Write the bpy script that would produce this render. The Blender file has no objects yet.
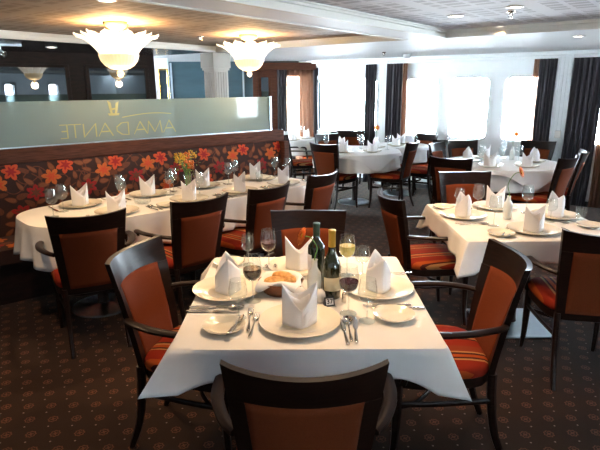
import bpy, bmesh, math, random
from mathutils import Vector, Matrix
rnd = random.Random(7)
PI = math.pi
COL = bpy.context.scene.collection
R = math.radians

# ------------------------------------------------------------------ materials
def mat(name, color=(.8, .8, .8), rough=.5, metal=0, spec=.5, coat=0, emis=None, es=0, sheen=0, alpha=None):
    m = bpy.data.materials.new(name); m.use_nodes = True
    b = m.node_tree.nodes['Principled BSDF']
    b.inputs['Base Color'].default_value = (*color, 1)
    b.inputs['Roughness'].default_value = rough
    b.inputs['Metallic'].default_value = metal
    b.inputs['Specular IOR Level'].default_value = spec
    b.inputs['Coat Weight'].default_value = coat
    b.inputs['Coat Roughness'].default_value = .15
    b.inputs['Sheen Weight'].default_value = sheen
    if emis:
        b.inputs['Emission Color'].default_value = (*emis, 1); b.inputs['Emission Strength'].default_value = es
    return m
def nt(m): return m.node_tree.nodes, m.node_tree.links
def bsdf(m): return m.node_tree.nodes['Principled BSDF']
def math_n(m, op, a, b=None, c=None):
    n, l = nt(m); x = n.new('ShaderNodeMath'); x.operation = op
    for i, v in enumerate((a, b, c)):
        if v is None: continue
        if isinstance(v, (int, float)): x.inputs[i].default_value = v
        else: l.new(v, x.inputs[i])
    return x.outputs[0]
def noise_color(m, c1, c2, scale=(5, 5, 5), ns=3, detail=4, bump=0, coords='Object', dist=.01):
    n, l = nt(m)
    tc = n.new('ShaderNodeTexCoord'); mp = n.new('ShaderNodeMapping'); mp.inputs['Scale'].default_value = scale
    l.new(tc.outputs[coords], mp.inputs[0])
    no = n.new('ShaderNodeTexNoise'); no.inputs['Scale'].default_value = ns; no.inputs['Detail'].default_value = detail
    l.new(mp.outputs[0], no.inputs['Vector'])
    r = n.new('ShaderNodeValToRGB'); r.color_ramp.elements[0].color = (*c1, 1); r.color_ramp.elements[1].color = (*c2, 1)
    r.color_ramp.elements[0].position = .3; r.color_ramp.elements[1].position = .7
    l.new(no.outputs[0], r.inputs[0]); l.new(r.outputs[0], bsdf(m).inputs['Base Color'])
    if bump:
        b = n.new('ShaderNodeBump'); b.inputs['Strength'].default_value = bump; b.inputs['Distance'].default_value = dist
        l.new(no.outputs[0], b.inputs['Height']); l.new(b.outputs[0], bsdf(m).inputs['Normal'])
    return m
M = {}
M['wood'] = noise_color(mat('dark_stained_wood', rough=.30, spec=.2), (.008, .0035, .0025), (.018, .008, .005), (4, 4, 30), 4)
M['cap_wood'] = noise_color(mat('walnut_rail', rough=.55, spec=.12), (.055, .019, .011), (.12, .045, .026), (3, 3, 40), 2.5, 5)
M['fab'] = noise_color(mat('rust_fabric', rough=.85, spec=.15), (.130, .027, .008), (.165, .036, .010), (60, 60, 60), 5, bump=.1, dist=.001)
M['linen'] = noise_color(mat('white_linen', rough=.8, spec=.2), (.83, .82, .80), (.87, .86, .84), (3, 3, 3), 3, bump=.12, dist=.01)
M['napkin'] = mat('napkin_linen', (.88, .88, .89), .8)
M['china'] = mat('cream_china', (.84, .79, .66), .15, coat=.5)
M['chrome'] = mat('cutlery_steel', (.62, .60, .58), .18, 1)
M['steel'] = noise_color(mat('brushed_steel', rough=.3, metal=1), (.60, .70, .78), (.70, .8, .86), (2, 60, 2), 6)
M['white_ceramic'] = mat('white_ceramic', (.82, .80, .76), .25)
M['black'] = mat('black_plastic', (.01, .01, .01), .4)
M['wallw'] = noise_color(mat('white_wall_paint', rough=.55), (.82, .87, .88), (.86, .90, .91), (2, 2, 2), 3)
M['trimw'] = mat('cream_trim_paint', (.72, .72, .68), .5)
M['soffit'] = noise_color(mat('white_soffit_paint', rough=.6), (.78, .81, .83), (.82, .85, .87), (1, 1, 1), 3)
M['darksoffit'] = noise_color(mat('dark_gloss_soffit', rough=.25, spec=.5), (.035, .034, .036), (.05, .048, .05), (1, 1, 1), 3)
M['gold'] = mat('polished_brass', (.85, .58, .18), .2, 1)
M['darkwall'] = noise_color(mat('dark_wall_panel', rough=.45, spec=.2), (.010, .006, .005), (.022, .010, .008), (3, 3, 12), 3)
M['teal'] = noise_color(mat('blue_grey_panel', rough=.3), (.025, .055, .070), (.045, .085, .105), (1, 1, 4), 2)
M['cream'] = noise_color(mat('cream_pillar', rough=.5), (.42, .39, .34), (.47, .44, .38), (2, 2, 2), 3)
M['curt'] = noise_color(mat('dark_curtain', rough=.85, sheen=.2), (.022, .020, .026), (.038, .033, .040), (8, 8, 1), 4)
M['bread'] = noise_color(mat('bread_crust', rough=.6), (.45, .17, .035), (.80, .48, .16), (18, 18, 18), 3, bump=.3)
M['wicker'] = noise_color(mat('brown_wicker', rough=.6), (.10, .035, .015), (.25, .09, .035), (20, 20, 60), 6, bump=.5)
M['green'] = mat('stem_green', (.10, .28, .03), .5)
M['leafy'] = noise_color(mat('foliage_green', rough=.5), (.12, .22, .02), (.35, .40, .03), (20, 20, 20), 4)
M['orange'] = noise_color(mat('gerbera_petal', rough=.6), (.65, .09, .01), (.85, .28, .02), (60, 60, 60), 5)
M['yellow'] = mat('yellow_blossom', (.80, .45, .02), .6)
M['bottle_g'] = mat('dark_green_bottle_glass', (.010, .018, .006), .06, spec=.7, coat=.6)
M['bottle_o'] = mat('olive_bottle_glass', (.030, .035, .010), .06, spec=.7, coat=.6)
M['capg'] = mat('green_bottle_capsule', (.02, .06, .03), .35)
M['capy'] = mat('gold_bottle_capsule', (.65, .42, .06), .3, .6)
M['label'] = noise_color(mat('cream_bottle_label', rough=.6), (.70, .62, .40), (.76, .69, .48), (20, 20, 200), 3)
M['labelw'] = mat('pale_bottle_label', (.72, .72, .76), .6)
M['redwine'] = mat('red_wine', (.045, .001, .006), .10, spec=.15)
M['coffee'] = mat('dark_red_drink', (.025, .003, .0015), .10, spec=.15)
M['whitewine'] = mat('white_wine', (.60, .50, .14), .05)
M['fog'] = mat('pale_ceiling_fitting', (.65, .68, .7), .4)
M['fl_bg'] = noise_color(mat('banquette_fabric', rough=.85), (.028, .009, .007), (.042, .014, .010), (30, 30, 30), 4)
M['fl_leaf'] = noise_color(mat('woven_leaf_brown', rough=.85), (.10, .028, .011), (.16, .046, .018), (40, 40, 40), 4)
M['fl_leaf2'] = noise_color(mat('woven_leaf_rust', rough=.85), (.17, .050, .018), (.25, .08, .028), (40, 40, 40), 4)
M['fl_or'] = noise_color(mat('woven_flower_vermilion', rough=.85), (.50, .050, .012), (.58, .085, .018), (40, 40, 40), 4)
M['fl_am'] = noise_color(mat('woven_flower_amber', rough=.85), (.44, .085, .015), (.54, .14, .02), (40, 40, 40), 4)
M['fl_rd'] = noise_color(mat('woven_flower_crimson', rough=.85), (.26, .008, .009), (.34, .013, .012), (40, 40, 40), 4)
M['gletter'] = mat('pale_gold_lettering', (.46, .42, .18), .5)

def glass_mat(name, tint=(.97, .99, 1), refl=1.0, haze=0, haze_col=(.8, .85, .85), rough=.02, ior=1.45):
    m = bpy.data.materials.new(name); m.use_nodes = True; n, l = nt(m); n.clear()
    o = n.new('ShaderNodeOutputMaterial'); t = n.new('ShaderNodeBsdfTransparent'); t.inputs[0].default_value = (*tint, 1)
    g = n.new('ShaderNodeBsdfGlossy'); g.inputs['Roughness'].default_value = rough
    f = n.new('ShaderNodeLayerWeight'); f.inputs[0].default_value = .5
    pw = n.new('ShaderNodeMath'); pw.operation = 'POWER'; pw.inputs[1].default_value = 5.0; l.new(f.outputs['Facing'], pw.inputs[0])
    ad = n.new('ShaderNodeMath'); ad.operation = 'MULTIPLY_ADD'; ad.inputs[1].default_value = .55; ad.inputs[2].default_value = .045; l.new(pw.outputs[0], ad.inputs[0])
    mu = n.new('ShaderNodeMath'); mu.operation = 'MULTIPLY'; mu.inputs[1].default_value = refl; mu.use_clamp = True
    l.new(ad.outputs[0], mu.inputs[0])
    mx = n.new('ShaderNodeMixShader'); l.new(mu.outputs[0], mx.inputs[0]); l.new(g.outputs[0], mx.inputs[2])
    if haze:
        d = n.new('ShaderNodeBsdfDiffuse'); d.inputs[0].default_value = (*haze_col, 1)
        tr = n.new('ShaderNodeBsdfTranslucent'); tr.inputs[0].default_value = (*haze_col, 1)
        a = n.new('ShaderNodeMixShader'); a.inputs[0].default_value = .4; l.new(d.outputs[0], a.inputs[1]); l.new(tr.outputs[0], a.inputs[2])
        h = n.new('ShaderNodeMixShader'); h.inputs[0].default_value = haze
        l.new(t.outputs[0], h.inputs[1]); l.new(a.outputs[0], h.inputs[2]); l.new(h.outputs[0], mx.inputs[1])
    else: l.new(t.outputs[0], mx.inputs[1])
    l.new(mx.outputs[0], o.inputs[0]); return m
M['glass'] = glass_mat('clear_glass', (.96, .98, .98), 1.3, .01, (.9, .95, 1))
M['stemg'] = glass_mat('solid_stem_glass', (.93, .96, .96), 1.5, .10, (.9, .95, 1))
M['pane'] = glass_mat('window_glass', (.97, .99, 1), .5)
M['frost'] = glass_mat('frosted_partition_glass', (.75, .85, .82), .32, .62, (.42, .50, .47), .05)
M['sheer'] = glass_mat('brown_sheer_curtain', (.92, .72, .60), .0, .62, (.33, .19, .13))
M['frostvase'] = mat('frosted_white_vase', (.80, .84, .80), .25, spec=.5, coat=.3)
m = mat('smoked_mirror', (.13, .14, .15), .015, 1); M['mirror'] = m

# striped seat fabric (stripes run front to back)
def seat_material():
    m = mat('striped_seat_fabric', rough=.85, spec=.12); n, l = nt(m)
    tc = n.new('ShaderNodeTexCoord'); s = n.new('ShaderNodeSeparateXYZ'); l.new(tc.outputs['Object'], s.inputs[0])
    v = math_n(m, 'MULTIPLY_ADD', s.outputs[0], 1 / .52, .5)
    r = n.new('ShaderNodeValToRGB'); cr = r.color_ramp; cr.interpolation = 'CONSTANT'
    red = (.24, .020, .008); org = (.36, .065, .012); dk = (.060, .012, .010); tan = (.42, .20, .07); rust = (.22, .035, .012)
    st = [(0, org), (.08, red), (.2, tan), (.225, dk), (.25, org), (.29, dk), (.32, tan), (.34, rust), (.44, red), (.56, dk), (.585, tan),
          (.61, org), (.66, dk), (.68, tan), (.70, red), (.84, org), (.9, dk), (.92, tan), (.94, red)]
    cr.elements[0].position = 0; cr.elements[0].color = (*st[0][1], 1); cr.elements[1].position = st[1][0]; cr.elements[1].color = (*st[1][1], 1)
    for p, c in st[2:]:
        e = cr.elements.new(p); e.color = (*c, 1)
    l.new(v, r.inputs[0]); l.new(r.outputs[0], bsdf(m).inputs['Base Color']); return m
M['seat'] = seat_material()

def carpet_material():
    m = mat('patterned_brown_carpet', rough=.9, sheen=.45, spec=.2); n, l = nt(m)
    bsdf(m).inputs['Sheen Roughness'].default_value = .22; bsdf(m).inputs['Sheen Tint'].default_value = (1, .88, .78, 1)
    tc = n.new('ShaderNodeTexCoord'); mp = n.new('ShaderNodeMapping'); mp.inputs['Rotation'].default_value = (0, 0, R(-2.3))
    l.new(tc.outputs['Object'], mp.inputs[0])
    s = n.new('ShaderNodeSeparateXYZ'); l.new(mp.outputs[0], s.inputs[0])
    A, B = .117, .118
    def cell(ox, oy, ax=A, by=2 * B):
        fx = math_n(m, 'SUBTRACT', math_n(m, 'FRACT', math_n(m, 'MULTIPLY_ADD', s.outputs[0], 1 / ax, ox)), .5)
        fy = math_n(m, 'SUBTRACT', math_n(m, 'FRACT', math_n(m, 'MULTIPLY_ADD', s.outputs[1], 1 / by, oy)), .5)
        x = math_n(m, 'MULTIPLY', fx, ax); y = math_n(m, 'MULTIPLY', fy, by)
        d = math_n(m, 'SQRT', math_n(m, 'ADD', math_n(m, 'MULTIPLY', x, x), math_n(m, 'MULTIPLY', y, y)))
        return x, y, d
    def rosette(ox, oy):
        x, y, d = cell(ox, oy)
        an = math_n(m, 'ARCTAN2', y, x)
        w = math_n(m, 'SINE', math_n(m, 'MULTIPLY', an, 8))
        rad = math_n(m, 'MULTIPLY_ADD', w, .0022, .021)
        ring = math_n(m, 'LESS_THAN', math_n(m, 'ABSOLUTE', math_n(m, 'SUBTRACT', d, rad)), .0032)
        star = math_n(m, 'LESS_THAN', d, math_n(m, 'MULTIPLY_ADD', math_n(m, 'SINE', math_n(m, 'MULTIPLY', an, 4)), .004, .010))
        return math_n(m, 'MAXIMUM', ring, star)
    mask = math_n(m, 'MAXIMUM', rosette(0, 0), rosette(.5, .5))
    _, _, d1 = cell(.0, .25, A, 2 * B); _, _, d2 = cell(.5, .75, A, 2 * B)
    dots = math_n(m, 'LESS_THAN', math_n(m, 'MINIMUM', d1, d2), .0045)
    no = n.new('ShaderNodeTexNoise'); no.inputs['Scale'].default_value = 260; l.new(tc.outputs['Object'], no.inputs['Vector'])
    no2 = n.new('ShaderNodeTexNoise'); no2.inputs['Scale'].default_value = 3; l.new(tc.outputs['Object'], no2.inputs['Vector'])
    base = n.new('ShaderNodeMix'); base.data_type = 'RGBA'; l.new(math_n(m, 'MULTIPLY_ADD', no.outputs[0], .7, math_n(m, 'MULTIPLY', no2.outputs[0], .3)), base.inputs[0])
    base.inputs[6].default_value = (.018, .009, .006, 1); base.inputs[7].default_value = (.040, .021, .014, 1)
    a = n.new('ShaderNodeMix'); a.data_type = 'RGBA'; l.new(math_n(m, 'MULTIPLY', mask, .8), a.inputs[0]); l.new(base.outputs[2], a.inputs[6]); a.inputs[7].default_value = (.14, .055, .03, 1)
    b = n.new('ShaderNodeMix'); b.data_type = 'RGBA'; l.new(dots, b.inputs[0]); l.new(a.outputs[2], b.inputs[6]); b.inputs[7].default_value = (.22, .15, .12, 1)
    l.new(b.outputs[2], bsdf(m).inputs['Base Color'])
    bp = n.new('ShaderNodeBump'); bp.inputs['Strength'].default_value = .3; bp.inputs['Distance'].default_value = .003
    l.new(no.outputs[0], bp.inputs['Height']); l.new(bp.outputs[0], bsdf(m).inputs['Normal'])
    return m
M['carpet'] = carpet_material()

def tile_ceiling(name, base, dark):
    m = mat(name, base, .7); n, l = nt(m)
    tc = n.new('ShaderNodeTexCoord'); s = n.new('ShaderNodeSeparateXYZ'); l.new(tc.outputs['Object'], s.inputs[0])
    def band(o, per, frac, off=0):
        return math_n(m, 'LESS_THAN', math_n(m, 'FRACT', math_n(m, 'MULTIPLY_ADD', o, 1 / per, off)), frac)
    big = math_n(m, 'MULTIPLY', band(s.outputs[0], .60, .80, .1), band(s.outputs[1], .60, .80, .1))
    sm = math_n(m, 'MULTIPLY', band(s.outputs[0], .16, .78), band(s.outputs[1], .12, .66))
    # alternate quarter tiles carry the perforation
    qx = math_n(m, 'FLOOR', math_n(m, 'MULTIPLY_ADD', s.outputs[0], 1 / .60, .1)); qy = math_n(m, 'FLOOR', math_n(m, 'MULTIPLY_ADD', s.outputs[1], 1 / .60, .1))
    holes = math_n(m, 'MULTIPLY', band(s.outputs[0], .012, .5), band(s.outputs[1], .012, .5))
    mask = math_n(m, 'MULTIPLY', math_n(m, 'MULTIPLY', big, sm), math_n(m, 'MULTIPLY_ADD', holes, .3, .7))
    x = n.new('ShaderNodeMix'); x.data_type = 'RGBA'; l.new(mask, x.inputs[0]); x.inputs[6].default_value = (*base, 1); x.inputs[7].default_value = (*dark, 1)
    l.new(x.outputs[2], bsdf(m).inputs['Base Color']); return m
M['tile'] = tile_ceiling('perforated_ceiling_tile', (.74, .76, .82), (.42, .43, .48))
M['tile_glow'] = tile_ceiling('glow_tinted_ceiling_tile', (.36, .29, .22), (.22, .17, .125))  # chandelier glow is put into this warmer, browner tile colour
def shade_mat():
    m = mat('frosted_petal_glass', (.95, .92, .85), .4, emis=(1, .86, .66), es=1.0); n, l = nt(m)
    tc = n.new('ShaderNodeTexCoord'); no = n.new('ShaderNodeTexNoise'); no.inputs['Scale'].default_value = 26; no.inputs['Detail'].default_value = 3
    mp = n.new('ShaderNodeMapping'); mp.inputs['Scale'].default_value = (1, 1, .25); l.new(tc.outputs['Object'], mp.inputs[0]); l.new(mp.outputs[0], no.inputs['Vector'])
    l.new(math_n(m, 'MULTIPLY_ADD', no.outputs[0], 2.2, .1), bsdf(m).inputs['Emission Strength']); return m
M['petal'] = shade_mat()
M['bowl'] = mat('amber_ribbed_glass', (.9, .8, .6), .35, emis=(1, .68, .32), es=.75)
M['lamp'] = mat('lit_downlight_lens', (.9, .9, .9), .4, emis=(1, .85, .7), es=12)

# ------------------------------------------------------------------ object helpers
def link(name, me, m=None, parent=None):
    o = bpy.data.objects.new(name, me); COL.objects.link(o)
    if m is not None:
        for x in (m if isinstance(m, (list, tuple)) else [m]): me.materials.append(M[x] if isinstance(x, str) else x)
    if parent is not None: o.parent = parent
    return o
def tag(o, label, cat, group=None, kind=None):
    o['label'] = label
    if cat: o['category'] = cat
    if group: o['group'] = group
    if kind: o['kind'] = kind
    return o
def thing(name, label, cat, loc=(0, 0, 0), rz=0, group=None):
    o = bpy.data.objects.new(name, None); COL.objects.link(o); o.location = loc; o.rotation_euler = (0, 0, rz)
    o.empty_display_size = .1
    if label: tag(o, label, cat, group)
    return o
def struct(o): o['kind'] = 'structure'; return o
def dup(root, loc, rz, label=None, cat=None, group=None, s=None):
    r = root.copy(); COL.objects.link(r); r.location = loc; r.rotation_euler = (0, 0, rz)
    if s: r.scale = s
    if label: r['label'] = label
    if cat: r['category'] = cat
    if group: r['group'] = group
    for ch in list(root.children):
        c = ch.copy(); COL.objects.link(c); c.parent = r
        for g in list(ch.children):
            d = g.copy(); COL.objects.link(d); d.parent = c
    return r
class MB:
    def __init__(s): s.v = []; s.f = []; s.mi = []; s.cur = 0
    def add(s, vs, fs):
        b = len(s.v); s.v += [tuple(x) for x in vs]
        for f in fs: s.f.append(tuple(i + b for i in f)); s.mi.append(s.cur)
    def box(s, c, d, rz=0, taper=1):
        x, y, z = d[0] / 2, d[1] / 2, d[2] / 2; co, si = math.cos(rz), math.sin(rz); vs = []
        for dz in (-1, 1):
            t = taper if dz < 0 else 1
            for a, b in ((-1, -1), (1, -1), (1, 1), (-1, 1)):
                X, Y = a * x * t, b * y * t
                vs.append((c[0] + X * co - Y * si, c[1] + X * si + Y * co, c[2] + dz * z))
        s.add(vs, [(3, 2, 1, 0), (4, 5, 6, 7), (0, 1, 5, 4), (1, 2, 6, 5), (2, 3, 7, 6), (3, 0, 4, 7)])
        return s
    def grid(s, rows, close_u=False, close_v=False):
        nr, nc = len(rows), len(rows[0]); vs = [p for r in rows for p in r]; fs = []
        for i in range(nr - (0 if close_v else 1)):
            for j in range(nc - (0 if close_u else 1)):
                a = i * nc + j; b = i * nc + (j + 1) % nc; c = ((i + 1) % nr) * nc + (j + 1) % nc; d = ((i + 1) % nr) * nc + j
                fs.append((a, b, c, d))
        s.add(vs, fs); return s
    def lathe(s, prof, n=24, c=(0, 0, 0), cap=True, rib=None):
        rows = []
        for r, z in prof:
            rows.append([(c[0] + (r * (1 + (rib[1] * math.cos(rib[0] * 2 * PI * k / n) if rib else 0))) * math.cos(2 * PI * k / n),
                          c[1] + (r * (1 + (rib[1] * math.cos(rib[0] * 2 * PI * k / n) if rib else 0))) * math.sin(2 * PI * k / n), c[2] + z) for k in range(n)])
        s.grid(rows, close_u=True)
        if cap:
            b = len(s.v) - n * len(prof)
            if prof[0][0] > 1e-4: s.f.append(tuple(b + k for k in reversed(range(n)))); s.mi.append(s.cur)
            e = len(s.v) - n
            if prof[-1][0] > 1e-4: s.f.append(tuple(e + k for k in range(n))); s.mi.append(s.cur)
        return s
    def sweep(s, pts, ws, hs, ref=(0, 0, 1), n=8, cap=True, sub=4, power=3):
        P = spline([Vector(p) for p in pts], sub); N = len(P)
        def ip(a, t):
            if isinstance(a, (int, float)): return a
            x = t * (len(a) - 1); i = min(int(x), len(a) - 2); return a[i] * (1 - x + i) + a[i + 1] * (x - i)
        rows = []; ref = Vector(ref)
        for i, p in enumerate(P):
            t = (P[min(i + 1, N - 1)] - P[max(i - 1, 0)]).normalized()
            sd = t.cross(ref); sd = sd.normalized() if sd.length > 1e-5 else Vector((1, 0, 0)); up = sd.cross(t).normalized()
            w, h = ip(ws, i / (N - 1)) / 2, ip(hs, i / (N - 1)) / 2; row = []
            for k in range(n):
                a = 2 * PI * (k + .5) / n; ca, sa = math.cos(a), math.sin(a)
                q = (abs(ca) ** power + abs(sa) ** power) ** (-1 / power)
                row.append(tuple(p + sd * (ca * q * w) + up * (sa * q * h)))
            rows.append(row)
        s.grid(rows, close_u=True)
        if cap:
            b = len(s.v) - n * N
            s.f.append(tuple(b + k for k in reversed(range(n)))); s.mi.append(s.cur)
            e = len(s.v) - n; s.f.append(tuple(e + k for k in range(n))); s.mi.append(s.cur)
        return s
    def build(s, name, m, parent=None, smooth=True, bevel=0, solid=0, subd=0, angle=40):
        me = bpy.data.meshes.new(name); me.from_pydata(s.v, [], s.f); me.validate()
        bm = bmesh.new(); bm.from_mesh(me)
        bmesh.ops.recalc_face_normals(bm, faces=bm.faces); bm.to_mesh(me); bm.free()
        if len(me.polygons) == len(s.mi):
            for p, i in zip(me.polygons, s.mi): p.material_index = i
        if smooth:
            for p in me.polygons: p.use_smooth = True
            try: me.set_sharp_from_angle(angle=R(angle))
            except Exception: pass
        o = link(name, me, m, parent)
        if solid: md = o.modifiers.new('th', 'SOLIDIFY'); md.thickness = solid; md.offset = 0
        if bevel: md = o.modifiers.new('bv', 'BEVEL'); md.width = bevel; md.segments = 2; md.limit_method = 'ANGLE'
        if subd: md = o.modifiers.new('sb', 'SUBSURF'); md.levels = subd; md.render_levels = subd
        return o
def spline(P, sub):
    if sub <= 1 or len(P) < 3: return P
    out = []
    for i in range(len(P) - 1):
        a, b, c, d = P[max(i - 1, 0)], P[i], P[i + 1], P[min(i + 2, len(P) - 1)]
        for k in range(sub):
            t = k / sub
            out.append(.5 * ((2 * b) + (c - a) * t + (2 * a - 5 * b + 4 * c - d) * t * t + (3 * b - a - 3 * c + d) * t ** 3))
    out.append(P[-1]); return out
def world_of(o):
    p = Vector((0, 0, 0)); return p
WORLD = 68
EXPO = 0.3
# ------------------------------------------------------------------ chairs
def back_pt(u, z, off=0):
    t = (z - .42) / .5
    w = .178 + .047 * t
    b = (.012 + .062 * max(0, t))
    y = -.205 - .085 * max(0, t) ** 1.3 - b * (1 - u * u) - off
    return (u * w, y, z)
def slab(mb, u0, u1, zf0, zf1, th, off=0, nu=14, nz=10, bulge=0):
    F, B = [], []
    for j in range(nz + 1):
        fr, br = [], []
        for i in range(nu + 1):
            u = u0 + (u1 - u0) * i / nu; z0 = zf0(u); z = z0 + (zf1(u) - z0) * j / nz
            e = bulge * (1 - (2 * i / nu - 1) ** 6) * (1 - (2 * j / nz - 1) ** 6)
            fr.append(back_pt(u, z, off - th / 2 - e)); br.append(back_pt(u, z, off + th / 2 + e))
        F.append(fr); B.append(br)
    mb.grid(F); mb.grid(B)
    # rim
    loop_f = [F[0][i] for i in range(nu + 1)] + [F[j][nu] for j in range(1, nz + 1)] + [F[nz][i] for i in range(nu - 1, -1, -1)] + [F[j][0] for j in range(nz - 1, 0, -1)]
    loop_b = [B[0][i] for i in range(nu + 1)] + [B[j][nu] for j in range(1, nz + 1)] + [B[nz][i] for i in range(nu - 1, -1, -1)] + [B[j][0] for j in range(nz - 1, 0, -1)]
    mb.grid([loop_f, loop_b], close_u=True)
def weld(o, d=.0004):
    bm = bmesh.new(); bm.from_mesh(o.data); bmesh.ops.remove_doubles(bm, verts=bm.verts, dist=d)
    bmesh.ops.recalc_face_normals(bm, faces=bm.faces); bm.to_mesh(o.data); bm.free()
def make_chair(name, arms):
    t = thing(name, 'x', 'chair')
    # cushion
    mb = MB(); rows = []; N = 36
    def outline(k, sc, z):
        a = 2 * PI * k / N; c, s_ = math.cos(a), math.sin(a); q = (abs(c) ** 4.5 + abs(s_) ** 4.5) ** (-1 / 4.5)
        y = s_ * q * .225 * sc; hw = .212 + .035 * (y / .225 + 1) / 2
        return (c * q * hw * sc, y + .01 + (.018 * (1 - (c * q) ** 2) * sc if s_ > 0 else 0), z)
    for sc, z in ((.96, .425), (1, .435), (1.01, .452), (.985, .468), (.92, .478), (.75, .485), (.45, .489), (.1, .490), (.0001, .490)):
        rows.append([outline(k, sc, z) for k in range(N)])
    mb.grid(rows, close_u=True); mb.build('seat', 'seat', t, angle=60)
    mb = MB(); rows = []
    for sc, z in ((.93, .385), (.955, .380), (.985, .385), (.985, .430), (.93, .430)):
        rows.append([outline(k, sc, z) for k in range(N)])
    mb.grid(rows, close_u=True, close_v=True); mb.build('seat_frame', 'wood', t)
    # back frame: stiles, crest rail, lower rail
    mb = MB()
    crest = lambda u: .918 - .010 * (1 - u * u) + .004 * abs(u) ** 8
    slab(mb, -1, 1, lambda u: .800 + .006 * (1 - u * u), crest, .024, nu=20, nz=4)
    slab(mb, -1, -.76, lambda u: .40, lambda u: .802, .028, nu=2, nz=14)
    slab(mb, .76, 1, lambda u: .40, lambda u: .802, .028, nu=2, nz=14)
    slab(mb, -.78, .78, lambda u: .40, lambda u: .435, .022, nu=10, nz=1)
    o = mb.build('back_frame', 'wood', t, angle=50)
    mb = MB(); slab(mb, -.765, .765, lambda u: .430, lambda u: .803 + .006 * (1 - u * u), .026, nu=14, nz=12, bulge=.007)
    o = mb.build('backrest', 'fab', t, angle=60); weld(o)
    for sx in (-1, 1):
        # rear leg: sabre curve backwards
        MB().sweep([(sx * .170, -.212, .43), (sx * .168, -.220, .30), (sx * .168, -.245, .14), (sx * .170, -.295, 0)], [.034, .034, .030, .026], [.040, .040, .034, .028], ref=(0, 1, 0)).build('leg', 'wood', t)
        fl = [(sx * .212, .195, .43), (sx * .212, .197, .25), (sx * .213, .203, .1), (sx * .216, .215, 0)]
        MB().sweep(fl, [.040, .038, .030, .024], [.040, .038, .030, .024], ref=(0, 1, 0)).build('leg', 'wood', t)
        MB().sweep([(sx * .172, -.225, .30), (sx * .195, 0, .295), (sx * .213, .19, .30)], .018, .026).build('stretcher', 'wood', t)
        if arms:
            MB().sweep([(sx * .203, -.238, .665), (sx * .238, -.19, .668), (sx * .276, -.08, .668), (sx * .284, .03, .664), (sx * .276, .105, .660), (sx * .264, .138, .648), (sx * .256, .146, .61), (sx * .244, .158, .51), (sx * .228, .178, .41)],
                       [.030, .038, .044, .044, .040, .036, .034, .034], [.024, .024, .024, .024, .026, .03, .03, .03], sub=4).build('armrest', 'wood', t)
    MB().sweep([(-.213, .195, .29), (-.19, .12, .292), (-.10, .04, .295), (0, .015, .295), (.10, .04, .295), (.19, .12, .292), (.213, .195, .29)], .018, .024).build('brace', 'wood', t)
    return t
arm_chair = make_chair('dining_armchair', True)
side_chair = make_chair('dining_chair', False)
_used = set()
def place_chair(kind, top, deg, label, group=None):
    """top = where the middle of the top rail stands over the floor"""
    th = R(deg); fx, fy = -math.sin(th), math.cos(th)
    loc = (top[0] + fx * .315, top[1] + fy * .315, 0)
    src = arm_chair if kind == 'arm' else side_chair
    if kind not in _used:
        _used.add(kind); src.location = loc; src.rotation_euler = (0, 0, th); r = src
        r['label'] = label; r['category'] = 'chair'
        if group: r['group'] = group
    else: r = dup(src, loc, th, label, 'chair', group)
    if not group and 'group' in r: del r['group']
    return r
G1, G2, G3 = 'chairs around the foreground table', 'chairs along the banquette table', 'chairs around the far round tables'
G6 = 'chairs around the square right-hand table'
place_chair('arm', (.010, 1.225), 0, 'dark armchair in the foreground with its rust back turned to the viewer', G1)
place_chair('arm', (-.775, 2.27), -103, 'dark armchair tucked in at the left side of the foreground table', G1)
place_chair('arm', (.935, 2.17), 88, 'dark armchair tucked in at the right side of the foreground table', G1)
place_chair('arm', (.050, 3.03), 180, 'dark armchair at the far end of the foreground table, behind the wine bottles', G1)
place_chair('arm', (-1.255, 2.98), 26, 'leftmost armchair of the row facing the flowered banquette', G2)
place_chair('arm', (-.650, 3.40), 44, 'second armchair from the left in the row facing the flowered banquette', G2)
place_chair('arm', (-.205, 3.84), 51, 'third armchair from the left in the row facing the flowered banquette', G2)
place_chair('arm', (.225, 4.43), 54, 'rightmost armchair of the row facing the banquette, at the long table end', G2)
place_chair('arm', (.600, 3.49), -80, 'armchair at the left side of the square right-hand table, striped seat showing', G6)
place_chair('arm', (1.56, 2.50), -9, 'armchair cut by the right picture edge, back to the viewer, at the square right-hand table', G6)
place_chair('side', (1.420, 4.46), 181, 'dark chair with red inner back at the far side of the square right-hand table', G6)
place_chair('side', (.30, 6.80), -38, 'dark-backed chair at the left front of the large round table in the middle distance', G3)
place_chair('side', (1.53, 6.98), 60, 'chair with sunlit orange back at the right of the large middle-distance round table', G3)
place_chair('side', (2.01, 7.36), 50, 'chair with red seat half hidden behind the sunlit orange-backed chair', G3)
place_chair('side', (2.00, 8.20), 125, 'small far chair with orange inner back under the third window from the right', G3)
place_chair('side', (1.76, 6.80), -128, 'chair with orange inner back at the left of the right-hand window table', G3)
place_chair('side', (2.22, 7.18), 192, 'chair behind the right-hand window table', G3)
place_chair('side', (3.22, 7.05), 140, 'chair at the far right of the window table, in front of the dark curtain', G3)
place_chair('side', (2.80, 5.36), 42, 'left of the two orange-backed chairs beside the right-hand dark curtain', G3)
place_chair('side', (3.20, 5.86), 64, 'right one of the two orange-backed chairs beside the right-hand dark curtain', G3)
place_chair('side', (1.56, 5.38), -32, 'dark chair with its back to the viewer in front of the right-hand window table', G3)
place_chair('side', (.42, 8.28), 205, 'chair with pale glint behind the left edge of the large round table', G3)
place_chair('side', (.62, 9.02), 75, 'farthest small chair at the right of the table by the brown sheer curtain', G3)
place_chair('side', (.86, 8.88), 186, 'far chair behind the napkins of the large round table, below the windows', G3)
place_chair('arm', (-.27, 8.30), -75, 'far armchair with orange seat just right of the banquette end', G3)

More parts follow.
